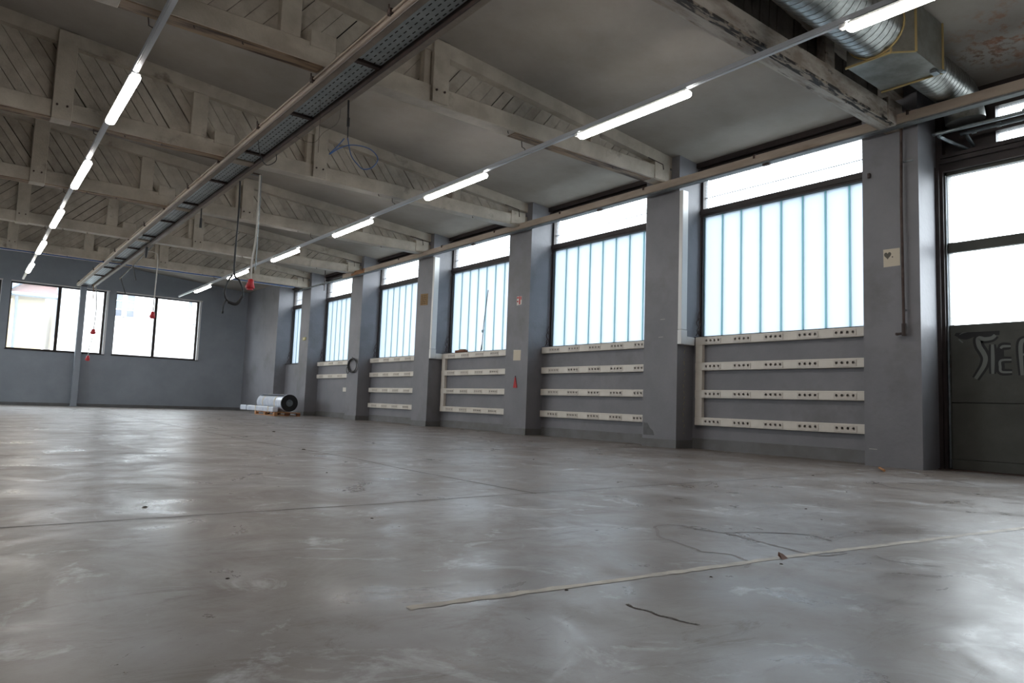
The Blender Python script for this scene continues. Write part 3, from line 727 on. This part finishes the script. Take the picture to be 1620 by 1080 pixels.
# small hook high on first pillar
m_ = MB(); m_.rbox(8.33, 8.354, 3.86, 3.89, 3.40, 3.46); m_.tube([(8.34, 3.87, 3.41), (8.32, 3.87, 3.40)], 0.008, 6)
tag(m_.build('wall_hook', 'dark_steel'), 'tiny dark hook high on the pillar beside the steel door', 'hook')
# sign, paper, red tag on third pillar
t = thing('wall_sticker', 'small red and white sticker on the third pillar', 'sticker', (X, 10.53, 2.56))
m_ = MB(); m_.prism([(10.60, 2.47), (10.60, 2.645), (10.455, 2.64), (10.455, 2.48)], 0, X, X-0.002); m_.build('backing', 'sign_white', t)
m_ = MB(); m_.prism([(10.535, 2.485), (10.535, 2.64), (10.495, 2.64), (10.495, 2.485)], 0, X-0.0022, X-0.003)
m_.prism([(10.595, 2.60), (10.595, 2.635), (10.545, 2.635), (10.545, 2.60)], 0, X-0.0022, X-0.003); m_.prism([(10.595, 2.53), (10.595, 2.56), (10.555, 2.56), (10.555, 2.53)], 0, X-0.0022, X-0.003)
m_.prism([(10.485, 2.57), (10.485, 2.635), (10.46, 2.635), (10.46, 2.57)], 0, X-0.0022, X-0.003)
m_.build('red_print', 'red_paint', t)
m_ = MB(); m_.prism([(10.655, 1.405), (10.65, 1.61), (10.425, 1.60), (10.43, 1.40)], 0, X, X-0.002); t = thing('wall_paper', 'blank cream paper sheet taped to the third pillar', 'paper', (X, 10.54, 1.5)); m_.build('sheet', 'paper', t)
MB().box(X-0.003, X-0.002, 10.43, 10.65, 1.595, 1.601).build('tape', 'sign_white', t)
m_ = MB(); m_.prism([(10.615, 0.88), (10.575, 1.08), (10.555, 1.08), (10.50, 0.88)], 0, X, X-0.012)
t = thing('red_tag', 'small red cone-shaped tag low on the third pillar', 'tag', (X, 10.56, 0.97)); m_.build('body', 'red_paint', t)
MB().tube([(X-0.006, 10.565, 1.08), (X-0.006, 10.565, 1.11)], 0.008, 6).build('loop', 'dark_steel', t)
# brown notice on fourth pillar
t = thing('brown_notice', 'small brown notice with dark lines on the fourth pillar', 'notice', (X, 14.1, 2.93))
m_ = MB(); m_.prism([(14.27, 2.80), (14.26, 3.07), (13.93, 3.05), (13.93, 2.78)], 0, X, X-0.003); m_.build('sheet', 'brown_paper', t)
m_ = MB()
for q in range(5): m_.box(X-0.0045, X-0.003, 13.97, 14.22, 2.83+q*0.045, 2.837+q*0.045)
m_.build('text_lines', 'ink_dark', t)
# coil of cable on fifth pillar
t = thing('cable_coil', 'black cable coiled and hung on the pillar left of the third socket bay', 'cable', (8.3, 17.65, 1.5))
m_ = MB()
for q, rr in enumerate((0.15, 0.165, 0.18)):
    m_.tube([(8.325-0.012*q, 17.64+rr*math.cos(a)*1.5, 1.46+rr*1.05*math.sin(a)) for a in [2*PI*s/28 for s in range(29)]], 0.011, 5, caps=False)
m_.build('coil', 'black_rubber', t)
m_ = MB(); m_.tube(smooth_path([(8.33, 17.9, 1.45), (8.335, 18.05, 1.38), (8.335, 17.98, 1.25), (8.335, 17.85, 1.33)]), 0.008, 5); m_.tube(smooth_path([(8.33, 17.9, 1.42), (8.335, 18.04, 1.42)]), 0.008, 5); m_.build('loose_end', 'black_rubber', t)
m_ = MB(); m_.tube([(8.355, 17.64, 1.66), (8.30, 17.64, 1.66), (8.29, 17.64, 1.69)], 0.008, 6); m_.build('hook', 'dark_steel', t)
# fittings on sixth pillar
t = thing('small_box', 'tiny cream switch box on the sixth pillar', 'switch box', (X, 21.25, 2.39))
MB().rbox(X-0.03, X, 21.12, 21.34, 2.33, 2.42).build('body', 'yellow_tag', t); MB().rbox(X-0.035, X-0.03, 21.2, 21.26, 2.35, 2.40, .002).build('switch', 'sign_white', t)
# clutter on the third window sill
t = thing('sill_block', 'small brown block lying on the sill of the third window', 'block', (8.78, 12.9, 1.67))
m_ = MB(); m_.rbox(8.705, 8.80, 12.85, 13.25, 1.673, 1.73, 0.01); m_.build('body', 'pallet_dark', t); MB().rbox(8.71, 8.79, 12.9, 13.1, 1.731, 1.75, 0.006).build('lid', 'paper', t)
t = thing('sill_rod', 'thin grey rod with a chain leaning against the third window glass', 'rod', (8.85, 12.2, 1.7))
m_ = MB(); m_.tube([(8.87, 12.28, 3.02), (8.86, 12.38, 2.3), (8.86, 12.42, 1.72)], 0.009, 5); m_.build('rod', 'dark_steel', t)
m_ = MB(); m_.rbox(8.845, 8.875, 12.38, 12.44, 2.1, 2.16, 0.004); m_.tube([(8.86, 12.42, 1.85), (8.85, 12.44, 1.70)], 0.014, 6); m_.build('handle', 'galvanised', t)

# ================================================================== DUCT IN THE DOOR BAY
def duct(mb, p0, p1, r, pitch=0.085):
    p0, p1 = Vector(p0), Vector(p1); L_ = (p1-p0).length; n = int(L_/pitch); P = []; R_ = []
    for i in range(n):
        a = i*pitch/L_
        for da, dr in ((0, 0), (0.84, 0), (0.87, 0), (0.90, 0.003), (0.94, 0.003), (0.97, 0)):
            P.append(p0.lerp(p1, min(1, a+da*pitch/L_))); R_.append(r+dr)
    mb.tube(P, R_, 24)
t = thing('ventilation_duct', 'large silver spiral air duct under the roof above the steel door', 'duct', (7.0, 2.9, 4.2))
m_ = MB(); duct(m_, (-1.0, 3.02, 4.27), (6.66, 3.02, 4.27), 0.27); m_.build('spiral_pipe', 'duct_steel', t, label='wide spiral pipe')
m_ = MB(); m_.prism([(6.66, 3.30), (6.66, 2.88), (6.80, 2.72), (7.42, 2.72), (7.42, 3.30)], 2, 3.995, 4.50); m_.build('junction_box', 'plenum_steel', t)
m_ = MB(); m_.box(7.42, 7.435, 2.71, 3.31, 3.98, 4.0); m_.box(7.42, 7.435, 2.705, 2.72, 4.0, 4.5); m_.build('flange_edge', 'brass_edge', t)
m_ = MB(); m_.box(6.645, 6.66, 2.87, 3.31, 3.98, 4.0); m_.box(6.645, 6.662, 2.865, 2.882, 4.0, 4.5); m_.build('flange_edge', 'brass_edge', t)
m_ = MB(); m_.prism([(6.645, 2.88), (6.80, 2.705), (6.81, 2.72), (6.66, 2.89)], 2, 3.985, 3.996); m_.box(6.79, 6.805, 2.70, 2.718, 3.99, 4.5); m_.build('flange_edge', 'brass_edge', t)
m_ = MB(); m_.tube([(6.645, 3.02+0.275*math.cos(a), 4.27+0.275*math.sin(a)) for a in [2*PI*q/24 for q in range(25)]], 0.01, 5, caps=False)
m_.build('pipe_collar', 'brass_edge', t)
m_ = MB(); duct(m_, (7.43, 2.98, 4.21), (8.36, 2.98, 4.21), 0.195, 0.07); m_.build('spiral_pipe', 'duct_steel', t, label='narrower spiral pipe')
m_ = MB(); P = [(8.36+0.30*math.sin(a), 2.98-0.02*a, 4.21-0.30*(1-math.cos(a))) for a in [PI/2*q/8 for q in range(9)]]; m_.tube(P, 0.195, 24); m_.build('elbow', 'duct_steel', t)
m_ = MB(); m_.rbox(7.30, 7.40, 2.73, 2.79, 3.965, 3.995, 0.004); m_.tube([(7.33, 2.70, 3.97), (7.42, 2.70, 3.99)], 0.02, 6); m_.build('damper_handle', 'galvanised', t)
t = thing('heating_pipe', 'upper silver pipe with an elbow above the steel door', 'pipe', (8.5, 2, 3.77))
m_ = MB(); m_.tube(smooth_path([(8.92, 3.0, 3.66), (8.62, 3.17, 3.765), (8.52, 3.17, 3.785), (8.50, 3.13, 3.79), (8.50, 2.9, 3.785), (8.50, -0.6, 3.77)], 4), 0.021, 8); m_.build('pipe_run', 'galvanised', t)
m_ = MB(); m_.tube([(8.50, 2.27, 3.80), (8.50, 2.27, 3.98)], 0.012, 6); m_.rbox(8.46, 8.54, 2.24, 2.36, 3.765, 3.815, 0.01); m_.build('valve', 'galvanised', t)
t = thing('heating_pipe', 'lower silver pipe behind and under the other pipe above the steel door', 'pipe', (8.7, 2, 3.75))
m_ = MB(); m_.tube(smooth_path([(8.92, 2.96, 3.70), (8.75, 2.97, 3.78), (8.70, 2.92, 3.79), (8.70, 2.7, 3.79), (8.70, -0.6, 3.78)], 4), 0.021, 8); m_.build('pipe_run', 'galvanised', t)
m_ = MB(); m_.tube([(8.70, 2.66, 3.79), (8.70, 2.62, 3.79)], 0.028, 8); m_.tube([(8.70, 2.9, 3.785), (8.70, 2.86, 3.785)], 0.028, 8); m_.build('sleeve', 'galvanised', t)

# ================================================================== HANGING CABLES
def cable(name, label, pts, r, mt, cat='cable', sub=6):
    m = MB(); m.tube(smooth_path(pts, sub), r, 6)
    t = thing(name, label, cat, pts[0]); m.build('cord', mt, t); return t
t = thing('looped_cable', 'blue cable with a figure-like loop hanging from the tray rail near the second truss', 'cable', (3.18, 7.23, 3.9))
m_ = MB(); m_.tube(smooth_path([(3.18, 7.23, 3.93), (3.186, 7.23, 3.75), (3.192, 7.23, 3.62)]), 0.012, 6); m_.tube([(3.192, 7.23, 3.70), (3.193, 7.23, 3.60)], 0.017, 8); m_.tube([(3.192, 7.23, 3.62), (3.196, 7.23, 3.47)], 0.007, 6); m_.build('sheath', 'black_rubber', t)
m_ = MB(); m_.tube(smooth_path([(3.196, 7.23, 3.469), (3.245, 7.225, 3.284), (3.33, 7.22, 3.19), (3.408, 7.22, 3.155), (3.524, 7.23, 3.213), (3.581, 7.235, 3.332), (3.472, 7.24, 3.416), (3.276, 7.24, 3.41), (3.127, 7.235, 3.342), (2.993, 7.23, 3.228), (3.08, 7.23, 3.34), (3.158, 7.235, 3.452)], 6), 0.006, 6); m_.build('blue_lead', 'blue_cable', t)
t = thing('looped_cable', 'thick black cable hanging in a tear-shaped loop before the far wall', 'cable', (3.22, 11.2, 3.9))
m_ = MB(); m_.tube(smooth_path([(3.20, 11.2, 3.93), (3.214, 11.2, 3.46), (3.205, 11.2, 2.753), (3.216, 11.2, 2.42), (3.30, 11.2, 2.33), (3.357, 11.2, 2.2), (3.358, 11.2, 2.075), (3.289, 11.2, 1.965), (3.16, 11.2, 1.985), (3.09, 11.2, 2.10), (3.12, 11.2, 2.28), (3.19, 11.2, 2.40)]), 0.015, 6)
m_.build('cord', 'black_rubber', t)
m_ = MB(); m_.tube(smooth_path([(3.36, 11.2, 2.09), (3.28, 11.2, 1.96), (3.15, 11.2, 1.98)]), 0.024, 6); m_.tube(smooth_path([(3.12, 11.2, 2.0), (3.09, 11.2, 1.92), (3.082, 11.2, 1.82)]), 0.011, 6); m_.rbox(3.068, 3.096, 11.19, 11.22, 1.79, 1.83, 0.004); m_.build('tail', 'black_rubber', t)
def pendant(label, pts, s, end=True):
    t = thing('pendant_socket', label, 'socket', pts[0])
    m = MB(); m.tube(smooth_path(pts), 0.010*s, 6); m.build('cord', 'white_cable', t)
    p = Vector(pts[-1])
    m = MB(); m.tube([p+Vector((0, 0, 0.02)), p, p+Vector((-0.004, 0, -0.04)), p+Vector((-0.01, 0, -0.11)), p+Vector((-0.01, 0, -0.125))], [0.016*s, 0.036*s, 0.038*s, 0.058*s, 0.05*s], 10); m.build('plug_body', 'red_plastic', t)
    m = MB(); m.tube([p+Vector((-0.01, 0, -0.126)), p+Vector((-0.01, 0, -0.15))], 0.04*s, 8); m.build('plug_ring', 'dark_steel' if not end else 'red_plastic', t)
    return t
t = pendant('red socket plug hanging on a white cord beside the black cable loop', [(3.345, 10.7, 3.915), (3.35, 10.7, 3.3), (3.344, 10.7, 2.896), (3.312, 10.7, 2.55), (3.322, 10.7, 2.28)], 1.25)
MB().tube([(3.21, 10.7, 3.917), (3.36, 10.7, 3.917)], 0.012, 6).build('arm', 'dark_steel', t)
cable('pull_chain', 'grey hanging chain beside the red plug', [(3.22, 10.75, 3.905), (3.37, 10.75, 3.905), (3.385, 10.75, 3.85), (3.39, 10.75, 3.2), (3.39, 10.75, 2.62), (3.39, 10.75, 2.46)], 0.007, 'galvanised', 'chain', 3)
pendant('small red plug on a cord in front of the right far window', [(3.22, 18.5, 3.90), (3.46, 18.5, 3.885), (3.51, 18.5, 3.7), (3.506, 18.5, 3.2), (3.499, 18.5, 2.45)], 1.2)
pendant('small red plug on a cord in front of the far window beside the column', [(3.19, 26.0, 3.9), (3.255, 26.0, 3.3), (3.255, 26.0, 2.9), (3.236, 26.0, 2.48)], 1.5)
pendant('lowest red plug just above the far window sill beside the column', [(3.225, 26.0, 2.30), (3.20, 26.0, 2.05), (3.16, 26.0, 1.92), (3.15, 26.0, 1.62)], 1.2)
t = thing('black_plug', 'small black plug hanging under the tray near the far end', 'plug', (3.0, 17.3, 3.9))
m_ = MB(); m_.tube([(3.12, 17.0, 3.93), (3.0, 17.1, 3.8), (3.0, 17.1, 3.72)], 0.01, 6); m_.build('cord', 'black_rubber', t); m_ = MB(); m_.tube([(3.0, 17.1, 3.74), (3.0, 17.1, 3.6), (3.0, 17.1, 3.5)], [0.03, 0.034, 0.02], 8); m_.build('plug_body', 'black_rubber', t)
t = thing('black_plug', 'black connector dangling halfway along the tray rail', 'plug', (3.2, 14.0, 3.9))
m_ = MB(); m_.tube([(3.19, 13.4, 3.95), (3.195, 13.4, 3.7)], 0.012, 6); m_.build('cord', 'black_rubber', t); m_ = MB(); m_.tube([(3.195, 13.4, 3.72), (3.195, 13.4, 3.55)], [0.02, 0.024], 8); m_.build('plug_body', 'black_rubber', t)
t = thing('hanging_bracket', 'bent black bracket with two hanging bars below the far end of the tray', 'bracket', (3.5, 20.5, 3.9))
m_ = MB(); m_.tube([(3.22, 17.6, 3.90), (3.22, 19.8, 3.74), (3.20, 21.6, 3.60)], 0.014, 6); m_.build('arm', 'black_rubber', t)
for a, b_ in (((3.20, 21.5, 3.61), (3.36, 21.5, 3.16)), ((3.22, 19.9, 3.72), (3.31, 19.9, 3.36))):
    m_ = MB(); m_.tube([a, b_], 0.012, 6); m_.build('bar', 'black_rubber', t)
cable('thin_wire', 'thin dark wire sagging in a loop below the tray beside the second truss', [(3.2, 9.6, 3.93), (3.17, 9.5, 3.78), (3.02, 9.4, 3.66), (2.90, 9.3, 3.72), (2.82, 9.2, 3.90)], 0.006, 'black_rubber')
cable('thin_wire', 'straight thin wire hanging left of the blue cable loop', [(3.0, 7.6, 3.975), (3.01, 7.6, 3.7), (3.01, 7.6, 3.35)], 0.0025, 'dark_steel')
cable('thin_wire', 'curved thin wire drooping left of the blue cable loop', [(3.21, 7.5, 3.90), (3.18, 7.5, 3.72), (3.02, 7.5, 3.56), (2.92, 7.5, 3.42), (2.80, 7.6, 3.45), (2.72, 7.8, 3.60)], 0.002, 'dark_steel')
cable('hanging_pipe', 'pale conduit hanging from the far end of the tray to the window beside the column', [(3.10, 25.8, 3.9), (3.12, 25.8, 3.6), (3.12, 25.8, 3.4)], 0.012, 'brown_timber', 'pipe')

# ================================================================== PALLET WITH ROLL
t = thing('pallet', 'low wooden pallet on the floor in the far right corner under the wrapped roll', 'pallet', (7.45, 20.7, 0))
PX0, PX1, PY0, PY1 = 7.06, 7.82, 19.85, 21.55
for i in range(3):
    xx = PX0+i*(PX1-PX0-0.09)/2
    m_ = MB(); m_.rbox(xx, xx+0.09, PY0, PY1, 0.0, 0.018, 0.003); m_.build('runner', 'pallet_wood', t)
    for q in range(3):
        yy = PY0+q*(PY1-PY0-0.12)/2
        m_ = MB(); m_.rbox(xx, xx+0.09, yy, yy+0.12, 0.018, 0.085, 0.003); m_.build('block', 'pallet_wood' if i == 0 else 'pallet_dark', t)
for i in range(8):
    yy = PY0+i*(PY1-PY0-0.11)/7
    m_ = MB(); m_.rbox(PX0, PX1, yy, yy+0.11, 0.085, 0.105, 0.003); m_.build('slat', 'pallet_wood', t)
t = thing('wrapped_roll', 'large roll wrapped in white film with a black end, strapped on the pallet', 'roll', (7.5, 20.7, 0.12))
def ring(mb, cx, cz, y0, y1, ro, ri, n=28, mi=0):
    vs = []
    for y_ in (y0, y1):
        for rr in (ro, ri): vs += [(cx+rr*math.cos(2*PI*k/n), y_, cz+rr*math.sin(2*PI*k/n)) for k in range(n)]
    fs = []
    for k in range(n):
        k2 = (k+1) % n
        fs += [(k, k2, n+k2, n+k), (2*n+k, 3*n+k, 3*n+k2, 2*n+k2), (k, 2*n+k, 2*n+k2, k2), (n+k, n+k2, 3*n+k2, 3*n+k)]
    mb.add(vs, fs, False, mi)
RC, RZ, RR = 7.50, 0.375, 0.245
m_ = MB(); m_.tube([(RC, 19.95, RZ), (RC, 22.0, RZ), (RC, 22.05, RZ)], [RR, RR, RR*0.85], 28); m_.build('film_wrap', 'wrap_white', t)
m_ = MB(); ring(m_, RC, RZ, 19.90, 19.949, RR*1.0, RR*0.42); m_.build('black_end', 'black_rubber', t)
m_ = MB(); m_.tube([(RC, 19.93, RZ), (RC, 19.90, RZ)], RR*0.40, 18); m_.build('core_tube', 'galvanised', t)
m_ = MB(); m_.prism([(RC-0.17, RZ+0.19), (RC-0.10, RZ+0.235), (RC-0.09, RZ+0.232), (RC-0.16, RZ+0.183)], 1, 20.0, 21.9); m_.build('dark_seam', 'wrap_dark', t)
for yy in (20.45, 21.45):
    m_ = MB()
    ring(m_, RC, RZ, yy, yy+0.06, RR+0.006, RR+0.001); m_.build('strap', 'strap_beige', t)
t = thing('white_tube', 'long white wrapped carton lying along the left side of the roll', 'carton', (7.15, 21, 0.12))
m_ = MB(); m_.rbox(7.07, 7.235, 20.05, 23.0, 0.107, 0.26, 0.02); m_.build('carton_body', 'wrap_white', t)
m_ = MB(); m_.box(7.068, 7.237, 22.35, 22.39, 0.105, 0.262); m_.build('tape', 'wrap_dark', t)
for yy in (20.4, 21.5):
    m_ = MB(); m_.box(7.064, 7.241, yy, yy+0.05, 0.106, 0.266); m_.build('strap', 'strap_beige', t)

# ================================================================== FLOOR MARKS AND DEBRIS
def strip_mesh(pts, wd, z, jitter=0.0, seed=1):
    rnd = random.Random(seed); P = smooth_path([(a, b_, z) for a, b_ in pts], 8); n = len(P); vs = []
    for i, p in enumerate(P):
        t_ = (P[min(i+1, n-1)]-P[max(i-1, 0)]).normalized(); nn = Vector((-t_.y, t_.x, 0))
        w1 = wd*(1+rnd.uniform(-jitter, jitter)); w2 = wd*(1+rnd.uniform(-jitter, jitter))
        vs += [p+nn*w1/2, p-nn*w2/2]
    m = MB(); m.add(vs, [(2*i, 2*i+1, 2*i+3, 2*i+2) for i in range(n-1)]); return m
t = thing('floor_tape', 'worn pale line across the concrete floor in the foreground', 'floor line', (2, 1.5, 0))
strip_mesh([(0.99, 1.681), (1.303, 1.650), (1.791, 1.60), (2.188, 1.565), (2.607, 1.528), (3.232, 1.449), (4.482, 1.296), (6.5, 1.05)], 0.036, 0.0012, 0.35).build('line', 'old_tape', t)
fj = thing('floor_joint', 'thin dark joint line running lengthwise through the floor towards the far wall', 'floor joint', (2.9, 10, 0))
strip_mesh([(2.88, 26), (2.90, 16), (2.881, 8.438), (2.927, 7.284), (2.957, 6.129), (2.899, 5.075), (2.91, 3.43)], 0.012, 0.0012, 0.5, 3).build('joint', 'joint_filler', fj)
fj = thing('floor_joint', 'thin dark joint line crossing the floor below the door-side truss', 'floor joint', (2.5, 3.45, 0))
strip_mesh([(-3, 3.42), (0.2, 3.43), (1.316, 3.428), (1.811, 3.421), (2.502, 3.45), (4.9, 3.47), (8.3, 3.5)], 0.008, 0.0012, 0.5, 4).build('joint', 'joint_filler', fj)
fj = thing('floor_joint', 'faint joint line crossing the floor at the second pillar', 'floor joint', (2.5, 7.0, 0))
strip_mesh([(-3, 7.0), (3, 7.02), (8.3, 7.0)], 0.012, 0.0012, 0.5, 5).build('joint', 'joint_filler', fj)
fj = thing('floor_crack', 'dark wavy water mark looping on the floor in the right foreground', 'stain', (2.6, 1.8, 0))
for i, (pts, wd) in enumerate((([(2.267, 1.50), (2.353, 1.543), (2.40, 1.62), (2.416, 1.683), (2.36, 1.76), (2.384, 1.809), (2.431, 1.959), (2.46, 2.06), (2.563, 2.156), (2.66, 2.25), (2.746, 2.252)], 0.014), ([(2.746, 2.252), (2.80, 2.20), (2.79, 2.10), (2.812, 1.926), (2.753, 1.671), (2.726, 1.49), (2.84, 1.45), (2.9, 1.46)], 0.020), ([(2.95, 1.36), (2.90, 1.28), (2.93, 1.18), (2.98, 1.12)], 0.008), ([(2.82, 1.98), (3.0, 1.9), (3.15, 1.75), (3.1, 1.62)], 0.012))):
    strip_mesh(pts, wd, 0.0010+0.0002*i, 0.5, 10+i).build('water_mark', 'stain_brown', fj)
fj = thing('floor_crack', 'short dark crack in the concrete below the pale line', 'crack', (1.55, 1.3, 0))
strip_mesh([(1.539, 1.40), (1.528, 1.36), (1.54, 1.325), (1.532, 1.28), (1.542, 1.246), (1.545, 1.20), (1.562, 1.168)], 0.008, 0.0012, 0.7, 20).build('crack', 'joint_filler', fj)
fj = thing('floor_stain', 'brown damp stain on the floor in front of the steel door', 'stain', (6.5, 2.4, 0))
for i, (pts, wd) in enumerate((([(6.338, 2.95), (5.97, 2.60), (6.091, 2.251), (6.392, 2.007), (6.9, 1.8)], 0.03), ([(7.3, 3.2), (7.1, 2.95), (7.3, 2.7), (6.943, 2.272), (7.2, 2.0)], 0.035), ([(6.5, 2.8), (6.7, 2.4), (6.9, 2.1)], 0.06))):
    strip_mesh(pts, wd, 0.0010+0.0002*i, 0.6, 30+i).build('water_mark', 'stain_brown', fj)
DB = [(2.444, 1.468, .008, 'on the pale line left of the leaf'), (2.035, 1.478, .007, 'on the pale line at the water mark'), (1.49, 1.60, .007, 'on the pale line towards its left end'), (2.927, 7.284, .025, 'on the lengthwise joint in the middle distance'),
      (3.924, 10.977, .03, 'far back in the middle of the floor'), (0.747, 3.773, .014, 'on the left of the floor in the middle distance'), (0.682, 2.224, .007, 'in the left foreground'), (1.563, 3.019, .010, 'in the middle of the foreground, past the pale line'),
      (6.276, 3.452, .016, 'on the crossing joint before the near pillar'), (3.994, 2.241, .010, 'right of the wavy water mark'), (3.673, 1.972, .006, 'just right of the wavy water mark'), (5.2, 2.6, .008, 'left of the damp stain by the steel door'),
      (2.2, 5.0, .010, 'left of the lengthwise joint'), (4.7, 5.6, .014, 'in front of the second window bay')]
for i, (x_, y_, r_, where) in enumerate(DB):
    rnd = random.Random(i); m = MB(); n = 7
    a = [(x_+r_*rnd.uniform(.5, 1.3)*math.cos(2*PI*q/n), y_+r_*rnd.uniform(.5, 1.3)*math.sin(2*PI*q/n)) for q in range(n)]
    vs = [(p[0], p[1], 0.0) for p in a]+[(x_+(p[0]-x_)*.6, y_+(p[1]-y_)*.6, r_*rnd.uniform(.2, .4)) for p in a]
    m.add(vs, [list(range(n, 2*n))]+[[q, (q+1) % n, (q+1) % n+n, q+n] for q in range(n)])
    o = m.build('debris_crumb', 'debris'); tag(o, 'small dark crumb '+where, 'debris', 'crumbs scattered on the floor')
m = MB(); m.add([(2.52, 1.508, 0.0), (2.565, 1.512, 0.0), (2.56, 1.53, 0.014), (2.535, 1.535, 0.024), (2.52, 1.528, 0.012)], [(0, 1, 2), (0, 2, 3), (0, 3, 4)]); tag(m.build('dry_leaf', 'pallet_dark'), 'small curled dry leaf on the pale floor line', 'leaf')
m = MB(); m.tube([(7.5, 3.36, 0.02), (7.75, 3.52, 0.025)], 0.014, 6); tag(m.build('wood_offcut', 'pallet_wood'), 'thin yellowish stick lying at the foot of the near pillar', 'stick')

# ================================================================== HOUSES OUTSIDE THE FAR WINDOWS
t = thing('house', 'white rendered house with tall casement windows outside the right far window', 'house', (9, 38, -0.4))
HY = 38.0
wins = [(5.45, 6.45, 4.05, 5.7), (8.75, 9.45, 4.0, 5.6), (11.6, 12.6, 4.0, 5.6)]
m_ = MB()
x = 3.9
for a, b_, z0, z1 in wins:
    m_.box(x, a, HY, HY+6, -0.4, 8.5); m_.box(a, b_, HY, HY+6, -0.4, z0); m_.box(a, b_, HY, HY+6, z1, 8.5); x = b_
m_.box(x, 16, HY, HY+6, -0.4, 8.5)
m_.build('wall', 'house_white', t)
for a, b_, z0, z1 in wins:
    m_ = MB(); xm = (a+b_)/2
    m_.box(a, b_, HY+.1, HY+.16, z0, z0+.07); m_.box(a, b_, HY+.1, HY+.16, z1-.07, z1); m_.box(a, a+.07, HY+.1, HY+.16, z0, z1); m_.box(b_-.07, b_, HY+.1, HY+.16, z0, z1); m_.box(xm-.1, xm+.1, HY+.1, HY+.16, z0, z1)
    for q in (1, 2, 3): m_.box(a, b_, HY+.11, HY+.15, z0+q*(z1-z0)/4-.015, z0+q*(z1-z0)/4+.015)
    m_.box(a-.1, b_+.1, HY-.12, HY+.1, z0-.1, z0); f = m_.build('window', 'house_white', t)
    MB().box(a, b_, HY+.17, HY+.19, z0, z1).build('pane', 'house_glass', f)
t = thing('house', 'cream house with a red tiled roof outside the left far window', 'house', (0, 40, -0.4))
m_ = MB(); m_.box(-8, 2.6, 36, 40.8, -0.4, 4.4); m_.build('wall', 'house_cream', t)
m_ = MB(); m_.add([(-8, 35.6, 4.35), (3.0, 35.6, 4.35), (3.0, 41, 8.4), (-8, 41, 8.4)], [(0, 1, 2, 3)]); m_.add([(-8, 35.6, 4.5), (3.0, 35.6, 4.5), (3.0, 41, 8.6), (-8, 41, 8.6)], [(3, 2, 1, 0)])
m_.build('roof', 'roof_tile', t)
m_ = MB(); m_.tube([(-8, 35.55, 4.42), (3.0, 35.55, 4.42)], 0.09, 8); m_.tube([(1.55, 35.55, 4.4), (1.6, 35.85, 3.9), (1.6, 35.9, -0.4)], 0.06, 8); m_.tube([(1.2, 35.5, 4.6), (3.0, 36.9, 6.0)], 0.12, 6); m_.build('gutter', 'zinc', t)
t = thing('house', 'plain white house wing between the tiled house and the window wall', 'house', (3, 37, -0.4))
m_ = MB(); m_.box(3.02, 3.88, 37, 43, -0.4, 8.0); m_.build('wall', 'house_white', t)
m_ = MB(); m_.box(3.1, 3.25, 36.96, 37.0, 2.8, 5.2); m_.build('downpipe', 'zinc', t)
